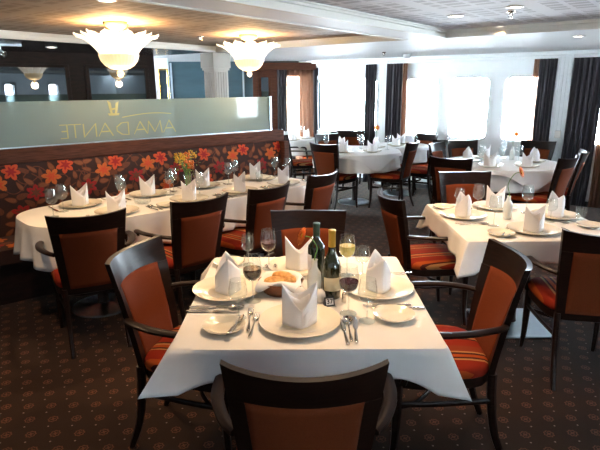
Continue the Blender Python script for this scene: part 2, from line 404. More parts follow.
# ------------------------------------------------------------------ tables and cloths
def skirt(name, per, ztop, drop, label, cat='tablecloth', rings=10, flare=.02, wav=(0, 1), parent=None, loc=(0, 0, 0), rz=0, group=None, lift=.0, seed=0, dropx=None):
    """per: list of (x, y, nx, ny, corner, arc)"""
    mb = MB(); rows = []; cx = sum(p[0] for p in per) / len(per); cy = sum(p[1] for p in per) / len(per); n = len(per)
    rows.append([(cx, cy, ztop)] * 0 or [(cx + (p[0] - cx) * .02, cy + (p[1] - cy) * .02, ztop) for p in per])
    for f in (.3, .6, .85, .97): rows.append([(cx + (p[0] - cx) * f, cy + (p[1] - cy) * f, ztop + .0006 * math.sin(9 * p[0] + 7 * p[1] + f * 5)) for p in per])
    rr = random.Random(seed); ph = [rr.uniform(0, 6.28) for _ in range(4)]
    for k in range(rings + 1):
        t = k / rings; row = []
        for (x, y, nx, ny, c, s) in per:
            wv = wav[0] * (math.sin(wav[1] * s + ph[0]) + .5 * math.sin(wav[1] * 1.7 * s + ph[1])) * t ** 1.2
            out = .006 + flare * t + wv + c * (lift(x) if callable(lift) else lift) * t
            dz = (drop(c, s) + (dropx(x) * c if dropx else 0)) * t
            e = .006 * min(1, t * rings)
            row.append((x + nx * (out if k else .002), y + ny * (out if k else .002), ztop - dz - (0 if k else .0005)))
        rows.append(row)
    mb.grid(rows, close_u=True)
    b = 0; mb.f.append(tuple(range(n))); mb.mi.append(0)
    o = mb.build(name, 'linen', parent, solid=.0018, angle=48)
    o.location = loc; o.rotation_euler = (0, 0, rz)
    tag(o, label, cat, group); return o
def rect_per(a, b, r=.015, n_side=40, nc=3):
    per = []; s = 0; last = None
    cs = [(a - r, -b + r, -PI / 2), (a - r, b - r, 0), (-a + r, b - r, PI / 2), (-a + r, -b + r, PI)]
    pts = []
    for i, (x, y, a0) in enumerate(cs):
        for k in range(nc):
            an = a0 + (PI / 2) * k / (nc - 1); dg = a0 + PI / 4; pts.append((x + r * math.cos(an), y + r * math.sin(an), *((1.25 * math.cos(dg), 1.25 * math.sin(dg)) if r < .05 else (math.cos(an), math.sin(an)))))
        x2, y2, _ = cs[(i + 1) % 4]; an = a0 + PI / 2; L = math.hypot(x2 - x, y2 - y)
        for k in range(1, n_side):
            f = k / n_side; pts.append((x + (x2 - x) * f + r * math.cos(an), y + (y2 - y) * f + r * math.sin(an), math.cos(an), math.sin(an)))
    for p in pts:
        if last: s += math.hypot(p[0] - last[0], p[1] - last[1])
        last = p
        d = math.hypot(a - abs(p[0]), b - abs(p[1]))
        per.append((*p, max(0, 1 - d / .17) ** 1.6, s))
    return per
def round_per(rad, n=160):
    out = []
    for k in range(n):
        a = 2 * PI * k / n
        out.append((rad * math.cos(a), rad * math.sin(a), math.cos(a), math.sin(a), abs(math.cos(2 * a)) ** 5, a * rad))
    return out
def table(name, label, loc, rz, shape, size, base, cat='table', group=None):
    t = thing(name, label, cat, loc, rz, group)
    if shape == 'rect': MB().box((0, 0, .738), (size[0] - .012, size[1] - .012, .03)).build('tabletop', 'wood', t, smooth=False, bevel=.004)
    elif shape == 'round': MB().lathe([(size[0] - .008, .723), (size[0] - .005, .738), (size[0] - .008, .753)], 64).build('tabletop', 'wood', t)
    return t
def column_base(t, kind, x=0, y=0, size=.5):
    MB().lathe([(.045, .03), (.04, .06), (.036, .2), (.036, .68), (.07, .715), (.12, .722)], 24, (x, y, 0)).build('column', 'wood', t)
    if kind == 'disc': MB().lathe([(size / 2, 0), (size / 2, .010), (size / 2 - .03, .018), (.06, .03), (.05, .034)], 48, (x, y, 0)).build('base_plate', 'steel', t)
    else:
        MB().box((x, y, .007), (size, size, .014)).build('base_plate', 'steel', t, smooth=False, bevel=.003)
t = table('square_table', 'square pedestal table under white linen in the foreground', (.028, 2.12, 0), 0, 'rect', (.955, 1.0), 'plate'); column_base(t, 'plate', size=.45)
skirt('tablecloth', rect_per(.478, .50), .758, lambda c, s: .112 + .040 * c, 'white linen tablecloth with pointed corners on the foreground table', loc=(.028, 2.12, 0), flare=.006, lift=lambda x: .115 if x < 0 else .075, wav=(.006, 14), seed=3, dropx=lambda x: -.02 if x < 0 else .01)
t = table('square_table', 'square pedestal table on a steel base plate at the right', (1.45, 3.39, 0), 0, 'rect', (.955, 1.0), 'plate'); column_base(t, 'plate', x=.03, size=.46)
skirt('tablecloth', rect_per(.478, .50), .758, lambda c, s:   .135 + .075 * c, 'white linen tablecloth on the square right-hand table', loc=(1.45, 3.39, 0), flare=.008, lift=.075, wav=(.010, 13), seed=5)
# long banquette table, frame: O + e*t + m*w
th2 = math.atan2(.68, .73); e2 = (math.cos(th2), math.sin(th2)); m2 = (-math.sin(th2), math.cos(th2)); O2 = (-1.2, 3.5)
def T2(tt, w): return (O2[0] + e2[0] * tt + m2[0] * w, O2[1] + e2[1] * tt + m2[1] * w)
c2 = T2(.68, .40)
t = thing('long_table', 'long rounded table set for eight in front of the flowered banquette', 'table', (*c2, 0), th2)
per = rect_per(1.24, .385, r=.30, n_side=60, nc=26)
mb = MB(); P = [(p[0] - p[2] * .006, p[1] - p[3] * .006) for p in per]; mb.grid([[(x, y, z) for x, y in P] for z in (.723, .753)], close_u=True)
mb.f.append(tuple(range(len(P)))); mb.f.append(tuple(len(P) + i for i in range(len(P)))); mb.mi += [0, 0]
mb.build('tabletop', 'wood', t)
for x in (-.75, .75): column_base(t, 'disc', x=x, size=.46)
def corner_mark(per, ctrs, wdt=.18):
    out = []
    for p in per:
        c = max(math.exp(-(math.hypot(p[0] - q[0], p[1] - q[1]) / wdt) ** 2) for q in ctrs)
        out.append((*p[:4], c, p[5]))
    return out
skirt('tablecloth', corner_mark(per, [(-1.16, -.30), (-1.16, .30), (1.16, -.30), (1.16, .30)]), .758, lambda c, s: .245 + .05 * c, 'long white tablecloth falling in folds over the banquette table', loc=(*c2, 0), rz=th2, flare=.02, lift=.0, wav=(.024, 27), seed=2)
# overlay cloths make the pointed hems on the round tables
def round_table(label, clabel, loc, rad, bases, rz, seed):
    t = table('round_table', label, (*loc, 0), rz, 'round', (rad,), 'disc', group='round tables under white cloths')
    for (x, y, sz) in bases: column_base(t, 'disc', x, y, sz)
    skirt('tablecloth', round_per(rad), .7562, lambda c, s: .235, clabel, loc=(*loc, 0), rz=rz, flare=.02, wav=(.013, 26), seed=seed)
    o = skirt('overlay_cloth', round_per(rad + .022), .7592, lambda c, s: .05 + .17 * c, clabel.replace('round white tablecloth', 'square white overlay cloth'), cat='tablecloth', loc=(*loc, 0), rz=rz, flare=.022, wav=(.003, 20), seed=seed + 1)
round_table('large round table on a steel disc foot in the middle distance', 'round white tablecloth of the large table in the middle distance', (.81, 7.40), .58, [(0, .05, .46)], R(20), 11)
round_table('round table half hidden behind the orange-backed chair, its steel disc foot showing', 'round white tablecloth on the table behind the sunlit orange-backed chair', (1.56, 8.08), .39, [(0, 0, .50)], 0, 14)
round_table('round table at the far left beside the brown sheer curtain', 'round white tablecloth of the far left table by the brown curtain', (-.10, 9.10), .42, [(0, 0, .44)], R(30), 17)
round_table('round table before the windows at the right', 'round white tablecloth of the right-hand window table', (2.38, 6.12), .63, [(0, 0, .46)], R(10), 20)

# ------------------------------------------------------------------ tableware prototypes
ZT = .7605
def proto(name, build, cat):
    o = build(); return o
def lathe_obj(name, prof, m, n=32, parent=None, rib=None): return MB().lathe(prof, n, rib=rib).build(name, m, parent, angle=50)
PL = {}
def plate_mesh(r):
    return [(.0001, .004), (r * .55, .004), (r * .62, .005), (r * .70, .010), (r * .97, .019), (r, .0205), (r * 1.0, .0185), (r * .93, .013), (r * .68, .004), (r * .6, .0), (.0001, .0)]
def cup_prof(out, th=.0012):
    inn = [(max(r - th, .0001), z + (th if i == 0 else 0)) for i, (r, z) in enumerate(out)]
    return out + [(r, z) for r, z in reversed(inn)]
WG = [(.006, .092), (.020, .096), (.033, .108), (.039, .125), (.040, .140), (.038, .165), (.034, .185), (.0325, .200)]
def wine_glass(scale=1.0):
    t = thing('wine_glass', 'x', 'glass'); 
    base = [(.0001, .0), (.034, .0), (.034, .0015), (.020, .004), (.006, .008), (.0038, .014), (.0034, .05), (.0036, .085), (.008, .0925)]
    MB().lathe(base, 24, cap=False).build('stem', 'stemg', t)
    MB().lathe(cup_prof(WG), 28, cap=False).build('bowl', 'glass', t)
    return t
def wine_fill(t, m, top):
    pr = [(.0001, .0945)]
    for r, z in WG:
        if z < top: pr.append((r - .0022, z + .0022))
    for (r0, z0), (r1, z1) in zip(WG, WG[1:]):
        if z0 <= top <= z1: rr = r0 + (r1 - r0) * (top - z0) / (z1 - z0) - .0022; pr.append((rr, top)); break
    pr.append((.0001, top))
    MB().lathe(pr, 28, cap=False).build('wine', m, [c for c in t.children if c.name.startswith('bowl')][0], angle=60)
SRC = {}
def inst(key, maker, loc, rz, label, cat, group=None, s=None):
    if key not in SRC:
        o = maker(); SRC[key] = o
        o.location = loc; o.rotation_euler = (0, 0, rz)
        if s: o.scale = s
        o['label'] = label; o['category'] = cat
        if group: o['group'] = group
        return o
    r = dup(SRC[key], loc, rz, label, cat, None, s)
    if 'group' in r and not group: del r['group']
    if group: r['group'] = group
    if not s: r.scale = (1, 1, 1)
    return r
def mk_glass(m=None, top=.14):
    def f():
        t = wine_glass()
        if m: wine_fill(t, m, top)
        return t
    return f
def mk_tumbler(): 
    pr = [(.026, .0), (.028, .002), (.033, .05), (.036, .088)]
    return MB().lathe([(.0001, 0)] + pr + [(.0348, .088), (.0315, .05), (.026, .008), (.0001, .008)], 28, cap=False).build('tumbler', 'glass')
def mk_plate(r, name):
    return lambda: MB().lathe(plate_mesh(r), 56, cap=False).build(name, 'china', angle=60)
def mk_knife(L=.215):
    def f():
        t = MB()
        t.sweep([(0, -L * .5, .004), (0, -L * .46, .0045), (0, -L * .25, .0045), (0, 0, .004)], [.009, .014, .012, .008], [.004, .006, .006, .004], sub=3)
        t.sweep([(0, 0, .003), (.001, L * .1, .003), (.001, L * .35, .003), (0, L * .5, .003)], [.010, .019, .019, .004], .0018, sub=3)
        return t.build('table_knife', 'chrome')
    return f
def mk_fork(L=.20):
    def f():
        t = MB(); t.sweep([(0, -L * .5, .003), (0, -L * .42, .004), (0, -L * .1, .006), (0, L * .12, .010), (0, L * .22, .008)], [.010, .014, .006, .006, .012], [.003, .003, .003, .003, .003], sub=3)
        t.sweep([(0, L * .20, .008), (0, L * .27, .005), (0, L * .32, .004)], [.012, .024, .024], .0022, sub=3)
        for x in (-.0095, -.0032, .0032, .0095): t.sweep([(x, L * .31, .004), (x, L * .42, .004), (x * .9, L * .5, .009)], [.0042, .0036, .002], .002, sub=2)
        return t.build('table_fork', 'chrome')
    return f
def mk_spoon(L=.20):
    def f():
        t = MB(); t.sweep([(0, -L * .5, .003), (0, -L * .42, .004), (0, -L * .1, .006), (0, L * .15, .009), (0, L * .24, .006)], [.010, .014, .006, .006, .012], .003, sub=3)
        rows = []
        for rr, z in ((1, .008), (.8, .004), (.45, .0015), (.02, .001)):
            rows.append([(.020 * rr * math.cos(a), L * .36 + .032 * rr * math.sin(a), z) for a in [2 * PI * k / 20 for k in range(20)]])
        t.grid(rows, close_u=True); return t.build('table_spoon', 'chrome')
    return f
def mk_napkin(seed=0, spread=1.0):
    def f():
        N = 48; rows = []; H = 9
        rr = random.Random(seed)
        def foot(a, sc):
            c, s_ = math.cos(a), math.sin(a); q = (abs(c / .066) ** 1.25 + abs(s_ / .057) ** 1.25) ** (-1 / 1.25); return c * q * sc, s_ * q * sc
        def top(a):
            c = 1 - abs(math.asin(max(-1, min(1, math.sin(a))))) / (PI / 2); k = 1.0 if math.cos(a) > 0 else .95
            return .070 + .093 * (c ** 1.15) * k if math.sin(a) < 0 else .096 + .067 * (c ** 1.5) * k
        for j in range(H + 1):
            t = j / H; row = []
            for k in range(N):
                a = 2 * PI * k / N; z = top(a) * t; sc = 1 - .9 * z * (.15 + .35 * seed / 4) + .05 * t * abs(math.cos(a)) * spread
                x, y = foot(a, sc); row.append((x, y, z))
            rows.append(row)
        mb = MB(); mb.grid(rows, close_u=True)
        # inner folded layer
        rows = []
        for j in range(5):
            t = j / 4; rows.append([(-.040 + .08 * i / 8, .012 - .02 * math.cos((i / 8 - .5) * PI) * .4, .005 + t * (.085 + .02 * abs(i / 8 - .5) * 2)) for i in range(9)])
        mb.grid(rows)
        # front flap fold
        rows = []
        for j in range(7):
            t = j / 6; row = []
            for i in range(5):
                q = i / 4; a = -PI / 2 + (.12 + q * (PI / 2 - .25)) ; z = (.010 + .055 * q + .045 * t * (1 - .2 * q)) * .9
                sc = 1 - .9 * z * .55 + .012; x, y = foot(a, sc); row.append((x, y - .0012, z))
            rows.append(row)
        mb.grid(rows)
        return mb.build('folded_napkin', 'napkin', solid=.0016, angle=35)
    return f
_nk = [0]
def napkin(loc, rz, label, group, s=None):
    _nk[0] += 1; k = _nk[0] % 4
    return inst('napkin%d' % k, mk_napkin(k, [1, .6, 1.3, .9][k]), loc, rz, label, 'napkin', group, s)
def charger(loc, label, group, s=None): return inst('charger', mk_plate(.155, 'dinner_plate'), loc, 0, label, 'plate', group, s)
def breadplate(loc, label, group): return inst('bplate', mk_plate(.080, 'bread_plate'), loc, 0, label, 'plate', group)
def glass(kind, x, y, label, group, s=None):
    mk = {'e': mk_glass(), 'r': mk_glass('redwine', .138), 'c': mk_glass('coffee', .146), 'w': mk_glass('whitewine', .150)}[kind]
    return inst('glass' + kind, mk, (x, y, ZT), rnd.uniform(0, 6), label, 'glass', group, s)
def tumbler(x, y, label, group): return inst('tumbler', mk_tumbler, (x, y, ZT), 0, label, 'glass', group)
def cut(kind, x, y, rz, label, group, z=ZT):
    mk = {'knife': mk_knife(), 'fork': mk_fork(), 'spoon': mk_spoon(), 'butter knife': mk_knife(.17)}[kind]
    return inst('cut' + kind, mk, (x, y, z), rz, label, kind.split()[-1], group)
# ------------------------------------------------------------------ foreground table setting
N1 = 'napkins on the foreground table'; P1 = 'dinner plates on the foreground table'; W1 = 'glasses on the foreground table'; K1 = 'cutlery on the foreground table'
def setting1(x, y, rz, where):
    charger((x, y, ZT), 'cream dinner plate ' + where, P1)
    napkin((x, y, ZT + .0055), rz, 'white folded napkin standing on the plate ' + where, N1)
setting1(-.003, 1.815, R(8), 'nearest the viewer on the foreground table')
setting1(-.318, 2.145, R(-78), 'at the left side of the foreground table')
setting1(.345, 2.155, R(98), 'at the right side of the foreground table')
setting1(-.005, 2.44, R(184), 'at the far side of the foreground table')
B1 = 'bread plates on the foreground table'
breadplate((-.285, 1.775, ZT), 'small cream bread plate with a butter knife, front left of the foreground table', B1)
breadplate((.365, 1.865, ZT), 'small cream bread plate under crossed cutlery, front right of the foreground table', B1)
breadplate((-.36, 2.50, ZT), 'small cream bread plate at the far left corner of the foreground table', B1)
def cuts(L):
    for kind, x, y, d, label in L: cut(kind, x, y, R(d), label, K1)
cuts([('fork', -.196, 1.845, 2, 'fork left of the nearest plate, inner one of the two'), ('fork', -.176, 1.800, -4, 'fork left of the nearest plate, outer one leaning to the plate'),
      ('knife', .160, 1.745, 3, 'knife right of the nearest plate, beside its rim'), ('spoon', .180, 1.765, 0, 'spoon right of the nearest plate, between two knives'), ('knife', .203, 1.758, -4, 'knife right of the nearest plate, outermost'),
      ('knife', -.345, 1.972, -88, 'knife below the left plate, the upper of the pair'), ('knife', -.350, 1.925, -92, 'knife below the left plate, the lower of the pair'), ('spoon', -.33, 1.948, -80, 'spoon lying between two knives below the left plate'),
      ('fork', .355, 1.975, 94, 'fork below the right plate, the inner one'), ('knife', .395, 1.948, 88, 'knife lying above the right bread plate'),
      ('fork', .440, 2.345, 100, 'fork above the right plate near the table edge')])
cut('butter knife', -.238, 1.768, R(-12), 'short butter knife lying on the front left bread plate', K1, ZT + .021)
cut('knife', .165, 2.52, R(176), 'knife beside the far plate of the foreground table', K1)
glass('c', -.199, 2.035, 'wine glass of dark red drink beside the bread basket', W1)
glass('r', -.155, 2.44, 'wine glass of dark red wine at the far left of the foreground table', W1)
glass('e', -.262, 2.50, 'empty wine glass behind the dark red drink', W1, (.85, .85, .8))
glass('e', -.240, 1.865, 'empty wine glass beside the front left bread plate', W1, (.92, .92, .80))
glass('r', .190, 1.905, 'wine glass of purple red wine in front of the gold-necked bottle', W1)
glass('e', .255, 1.835, 'empty wine glass beside the front right bread plate', W1, (.92, .92, .86))
glass('w', .222, 2.335, 'wine glass of golden white wine right of the bottles', W1)
glass('e', .295, 2.33, 'empty wine glass right of the white wine', W1, (.9, .9, .72))
# bottles
def bottle(name, label, loc, H, r, body, caps, capmat, sh, lab, labmat, capz, group='wine bottles on the foreground table'):
    t = thing(name, label, 'bottle', loc, 0, group)
    prof = [(.0001, .0), (r * .9, .0), (r, .006)] + [(r, z) for z in (.05, sh[0])] + [(r * .93, sh[0] + (sh[1] - sh[0]) * .3), (r * .66, sh[0] + (sh[1] - sh[0]) * .65), (.0165, sh[1]), (.014, sh[1] + .02), (.0135, H - .01), (.0001, H - .004)]
    MB().lathe(prof, 36, cap=False).build('glass_body', body, t, angle=60)
    MB().lathe([(.0148, capz), (.0150, H - .012), (.0158, H - .010), (.0158, H - .002), (.0145, H), (.0001, H)], 28, cap=False).build('capsule', capmat, t)
    n = 18; rows = []
    for z in (lab[0], lab[1]): rows.append([((r + .0008) * math.cos(a), (r + .0008) * math.sin(a), z) for a in [lab[2] + (lab[3] - lab[2]) * k / n for k in range(n + 1)]])
    mb = MB(); mb.grid(rows); mb.build('label', labmat, t, solid=.0006, angle=180)
    return t
bottle('wine_bottle', 'dark red wine bottle with green capsule behind the frosted vase', (.072, 2.19, ZT), .298, .038, 'bottle_g', 0, 'capg', (.185, .225), (.07, .16, R(175), R(235)), 'labelw', .24)
bottle('wine_bottle', 'olive wine bottle with gold capsule and cream label', (.133, 2.075, ZT), .298, .0395, 'bottle_o', 0, 'capy', (.13, .205), (.040, .098, R(215), R(345)), 'label', .225)
# frosted vases with gerbera
def vase(loc, label, flabel, lean=(-.03, 0), H=.155, group='small frosted vases', fs=1, stemlen=.12, tilt=(-.9, -.25, .35)):
    t = thing('bud_vase', label, 'vase', loc, 0, group)
    MB().lathe([(.0001, .0), (.026, .0), (.029, .006), (.030, .09), (.027, .108), (.016, .125), (.0125, .135), (.0125, H - .004), (.015, H), (.0125, H), (.0100, .13), (.0001, .12)], 28, cap=False).build('vase_body', 'frostvase', t)
    f = thing('gerbera', flabel, 'flower', (loc[0], loc[1], loc[2]), 0, 'gerbera flowers in vases')
    hx, hy, hz = lean[0], lean[1], H + stemlen
    MB().sweep([(0, 0, .125), (.002, 0, H + .01), (-lean[0] * .25, 0, H + stemlen * .5), (lean[0] * .35, lean[1] * .5, H + stemlen * .93), (hx, hy, hz)], .0045, .0045, ref=(0, 1, .01), n=8, power=2, sub=5).build('flower_stem', 'green', f)
    ax = Vector(tilt).normalized(); sd = ax.cross(Vector((0, 0, 1))).normalized(); up = sd.cross(ax)
    mb = MB()
    for ring, (L, k0, lift) in enumerate(((.040, 0, .2), (.034, .5, .35), (.024, .2, .6))):
        for k in range(16):
            a = 2 * PI * (k + k0) / 16; d = sd * math.cos(a) + up * math.sin(a); sdv = sd * -math.sin(a) + up * math.cos(a)
            L2 = L * fs * rnd.uniform(.9, 1.08); c = Vector((hx, hy, hz)); w = .0048 * fs
            mb.add([c + d * .004, c + d * L2 * .5 + sdv * w + ax * L2 * lift * .4, c + d * L2 * .9 + sdv * w * .7 + ax * L2 * lift, c + d * L2 + ax * L2 * lift * 1.05, c + d * L2 * .9 - sdv * w * .7 + ax * L2 * lift, c + d * L2 * .5 - sdv * w + ax * L2 * lift * .4], [(0, 1, 2, 3, 4, 5)])
    mb.build('petals', 'orange', f, solid=.0008, angle=180)
    mb = MB(); c = Vector((hx, hy, hz)) + ax * .004
    rows = []
    for j, (rr, h) in enumerate(((.011, 0), (.010, .004), (.005, .007), (.0003, .008))):
        rows.append([tuple(c + (sd * math.cos(a) + up * math.sin(a)) * rr * fs + ax * h) for a in [2 * PI * k / 14 for k in range(14)]])
    mb.grid(rows, close_u=True); mb.build('flower_centre', 'yellow', f)
    return t
vase((.060, 2.085, ZT), 'frosted white bottle vase on the foreground table', 'drooping orange gerbera in the foreground vase', lean=(-.045, -.01), stemlen=.105, H=.165)
vase((1.406, 3.425, ZT), 'frosted white bottle vase on the square right-hand table', 'orange gerbera in the vase of the square right-hand table', lean=(.055, -.01), stemlen=.16, tilt=(.6, -.5, .3))
vase((1.10, 7.50, ZT), 'frosted vase on the large round table in the middle distance', 'small orange gerbera above the large round table', lean=(.0, 0), stemlen=.15, tilt=(0, -1, .2))
vase((2.58, 6.32, ZT), 'frosted vase on the right-hand window table', 'small orange gerbera against the bright window', lean=(.02, 0), stemlen=.15, tilt=(0, -1, .4))
# table number
t = thing('table_number_sign', 'small black tent sign with a white panel reading 37', 'sign', (.118, 1.988, ZT), R(14))
mb = MB(); mb.add([(-.021, -.017, 0), (.021, -.017, 0), (.021, .017, 0), (-.021, .017, 0), (-.021, 0, .036), (.021, 0, .036)], [(0, 1, 5, 4), (2, 3, 4, 5), (0, 4, 3), (1, 2, 5), (0, 3, 2, 1)]); mb.build('tent', 'black', t, smooth=False)
an = math.atan2(.036, .017)
def on_tent(o, off): o.rotation_euler = (an, 0, 0); o.location = (0, -.0085 - math.sin(an) * off, .018 + math.cos(an) * off)
o = MB().box((0, 0, 0), (.031, .026, .0008)).build('number_panel', 'white_ceramic', t, smooth=False); on_tent(o, .0006)
def text(name, s, size, m, parent, ext=.0004):
    cu = bpy.data.curves.new(name, 'FONT'); cu.body = s; cu.size = size; cu.extrude = ext; cu.align_x = 'CENTER'; cu.align_y = 'CENTER'; cu.offset = size * .02
    tmp = bpy.data.objects.new(name + '_curve', cu); COL.objects.link(tmp); bpy.context.view_layer.update()
    me = bpy.data.meshes.new_from_object(tmp.evaluated_get(bpy.context.evaluated_depsgraph_get())); bpy.data.objects.remove(tmp)
    return link(name, me, m, parent)
o = text('number', '37', .028, 'black', t); on_tent(o, .0016)
# shakers
def shaker(loc, label, kind, h=.07, r=.014, top='chrome', body='glass'):
    t = thing('shaker', label, 'shaker', loc, 0, 'shakers on the foreground table')
    MB().lathe([(.0001, 0), (r, 0), (r * 1.05, .004), (r * .85, h * .62), (.0001, h * .62)], 20, cap=False).build('shaker_body', body, t)
    MB().lathe([(r * .88, h * .62), (r * .95, h * .66), (r * .7, h * .9), (.0001, h)], 20, cap=False).build('shaker_cap', top, t)
    return t
shaker((-.160, 2.33, ZT), 'left of the two small steel-topped shakers beside the bread', 0, .062, .011)
shaker((-.118, 2.335, ZT), 'right of the two small steel-topped shakers beside the bread', 0, .062, .011)
shaker((.182, 2.02, ZT), 'small steel shaker beside the table number sign', 0, .045, .010, 'chrome', 'chrome')
for (x, y, l) in ((.001, 2.055, 'round white ceramic shaker behind the left peak of the nearest napkin'), (.080, 2.030, 'round white ceramic shaker at the foot of the frosted vase')):
    t = thing('ceramic_shaker', l, 'shaker', (x, y, ZT), 0, 'ceramic shakers')
    MB().lathe([(.0001, 0), (.018, 0), (.025, .010), (.027, .024), (.023, .040), (.012, .052), (.0001, .056)], 28, cap=False).build('shaker_body', 'white_ceramic', t)
    MB().lathe([(.0001, .0545), (.004, .0552), (.003, .0565), (.0001, .057)], 12, cap=False).build('shaker_holes', 'black', t)
# bread basket
t = thing('bread_basket', 'brown wicker bread basket on the foreground table', 'basket', (-.085, 2.14, ZT), R(10))
mb = MB(); rows = []
for j in range(10):
    z = .006 + j * .0055; rr = .066 + .0022 * j
    rows.append([((rr * 1.15 + .0015 * math.sin(k * PI + j * PI)) * math.cos(2 * PI * k / 48), (rr + .0015 * math.sin(k * PI + j * PI)) * math.sin(2 * PI * k / 48), z) for k in range(48)])
mb.grid(rows, close_u=True); mb.build('woven_side', 'wicker', t, solid=.004, angle=180)
MB().lathe([(.0001, 0), (.070, 0), (.073, .007), (.0001, .008)], 36, cap=False).build('basket_bottom', 'wicker', t)
mb = MB(); rows = []
for j in range(9):
    q = j / 8; row = []
    for k in range(64):
        a = 2 * PI * k / 64; pk = abs(math.cos(2 * (a - .5))) ** 3
        rr = .058 * q / .55 if q < .55 else .064 + (q - .55) / .45 * (.014 + .036 * pk)
        z = .014 + (.0 if q < .45 else min((q - .45) / .25, 1) * .058) - (max(0, q - .72) / .28) * (.012 + .030 * pk) + .003 * math.sin(5 * a + q * 4)
        row.append((rr * 1.15 * math.cos(a) + 1e-4 * k * 0, rr * math.sin(a), z))
    rows.append(row)
mb.grid(rows, close_u=True)
o = mb.build('basket_napkin', 'napkin', None, solid=.0016, angle=180); o.location = (-.085, 2.14, ZT); o.rotation_euler = (0, 0, R(10))
tag(o, 'white napkin lining the bread basket, its corners hanging out', 'napkin')
def roll(x, y, z, a, L, W, label):
    def f():
        mb = MB(); rows = []
        for j in range(15):
            u = -1 + 2 * j / 14; rr = max(.001, (1 - abs(u) ** 2.4)) ** .5
            rows.append([(u * .04, .026 * rr * math.cos(b), .022 * rr * math.sin(b) * (1.05 - .08 * abs(math.cos(b * .5)))) for b in [2 * PI * k / 20 for k in range(20)]])
        mb.grid(rows, close_u=True); return mb.build('bread_roll', 'bread', angle=180)
    return inst('roll', f, (x, y, z), a, label, 'bread', 'bread rolls in the basket', (L, W, 1))
roll(-.112, 2.115, ZT + .056, R(12), 1.2, 1.25, 'large golden bread roll at the front of the basket')
roll(-.046, 2.125, ZT + .056, R(75), 1.0, 1.05, 'small round bread roll at the right of the basket')
roll(-.080, 2.175, ZT + .058, R(-15), 1.2, 1.1, 'brown bread roll at the back of the basket')

# ------------------------------------------------------------------ other tables
def setting(x, y, rz, where, n=1, ps=None):
    charger((x, y, ZT), 'cream dinner plate ' + where, 'dinner plates on the other tables', ps)
    napkin((x, y, ZT + .0055), rz, 'white folded napkin ' + where, 'napkins on the other tables', None)
# banquette table
fr = ['behind the leftmost armchair of the banquette table', 'behind the second armchair of the banquette table, left of the vase', 'behind the third armchair of the banquette table, front side', 'at the right rounded end of the banquette table']
bk = ['at the left end of the banquette table, banquette side', 'on the banquette side left of the yellow flowers', 'on the banquette side just behind the yellow flowers', 'on the banquette side toward the right end of the long table']
for q, tt in zip(fr, (.02, .62, 1.12, 1.62)):
    x, y = T2(tt, .20); setting(x, y, th2 + R(rnd.uniform(-12, 12)), q)
    a, b = T2(tt + .24, .13); cut('knife', a, b, th2, 'table knife lying ' + q, 'cutlery on the banquette table')
    a, b = T2(tt + .27, .14); cut('spoon', a, b, th2 + .05, 'table spoon lying ' + q, 'cutlery on the banquette table')
    a, b = T2(tt - .20, .13); cut('fork', a, b, th2 + .04, 'table fork lying ' + q, 'cutlery on the banquette table')
    if tt > .5 or 1: a, b = T2(tt + .37 - .01, .13) if tt < 1.5 else T2(tt + .06, .50); 
    breadplate((a, b, ZT), 'small cream bread plate ' + q, 'bread plates on the banquette table')
for q, tt in zip(bk, (-.08, .48, 1.02, 1.62)):
    x, y = T2(tt, .62); setting(x, y, th2 + R(rnd.uniform(-12, 12)), q)
    a, b = T2(tt - .20, .62); cut('knife', a, b, th2 + PI, 'table knife lying ' + q, 'cutlery on the banquette table')
    a, b = T2(tt + .21, .64); cut('fork', a, b, th2 + PI, 'table fork lying ' + q, 'cutlery on the banquette table')
for (tt, w, l) in ((-.36, .38, 'leftmost empty wine glass on the banquette table'), (-.25, .50, 'second empty wine glass from the left on the banquette table'), (.20, .50, 'shorter empty wine glass left of the dish on the banquette table'), (.24, .62, 'tall empty wine glass by the second banquette-side napkin'),
                (.62, .50, 'empty wine glass just left of the yellow flowers'), (.72, .62, 'empty wine glass touching the yellow flowers'), (1.26, .56, 'shorter empty wine glass right of the yellow flowers'), (1.40, .66, 'taller empty wine glass right of the yellow flowers'),
                (1.84, .58, 'empty wine glass at the right end of the banquette table'), (1.88, .44, 'rightmost empty wine glass of the banquette table'), (.78, .30, 'empty wine glass in front of the vase of yellow flowers')):
    x, y = T2(tt, w); glass('e', x, y, l, 'empty glasses on the banquette table')
x, y = T2(1.55, .47); tumbler(x, y, 'low tumbler near the right end of the banquette table', 'tumblers')
x, y = T2(.30, .36)
o = MB().lathe([(.0001, 0), (.05, 0), (.062, .010), (.066, .045), (.064, .045), (.059, .013), (.0001, .008)], 32, cap=False).build('glass_dish', 'glass'); o.location = (x, y, ZT); tag(o, 'low round glass dish in the middle of the banquette table', 'dish')
x, y = T2(.76, .44)
t = thing('glass_vase', 'clear glass vase holding yellow flowers on the banquette table', 'vase', (x, y, ZT))
MB().lathe([(.0001, 0), (.030, 0), (.032, .01), (.036, .15), (.040, .165), (.038, .165), (.034, .15), (.029, .014), (.0001, .010)], 32, cap=False).build('vase_body', 'glass', t)
b = thing('flower_bunch', 'bunch of goldenrod and orange blooms in the clear vase', 'flowers', (x, y, ZT))
mb = MB(); lf = MB(); yl = MB(); og = MB()
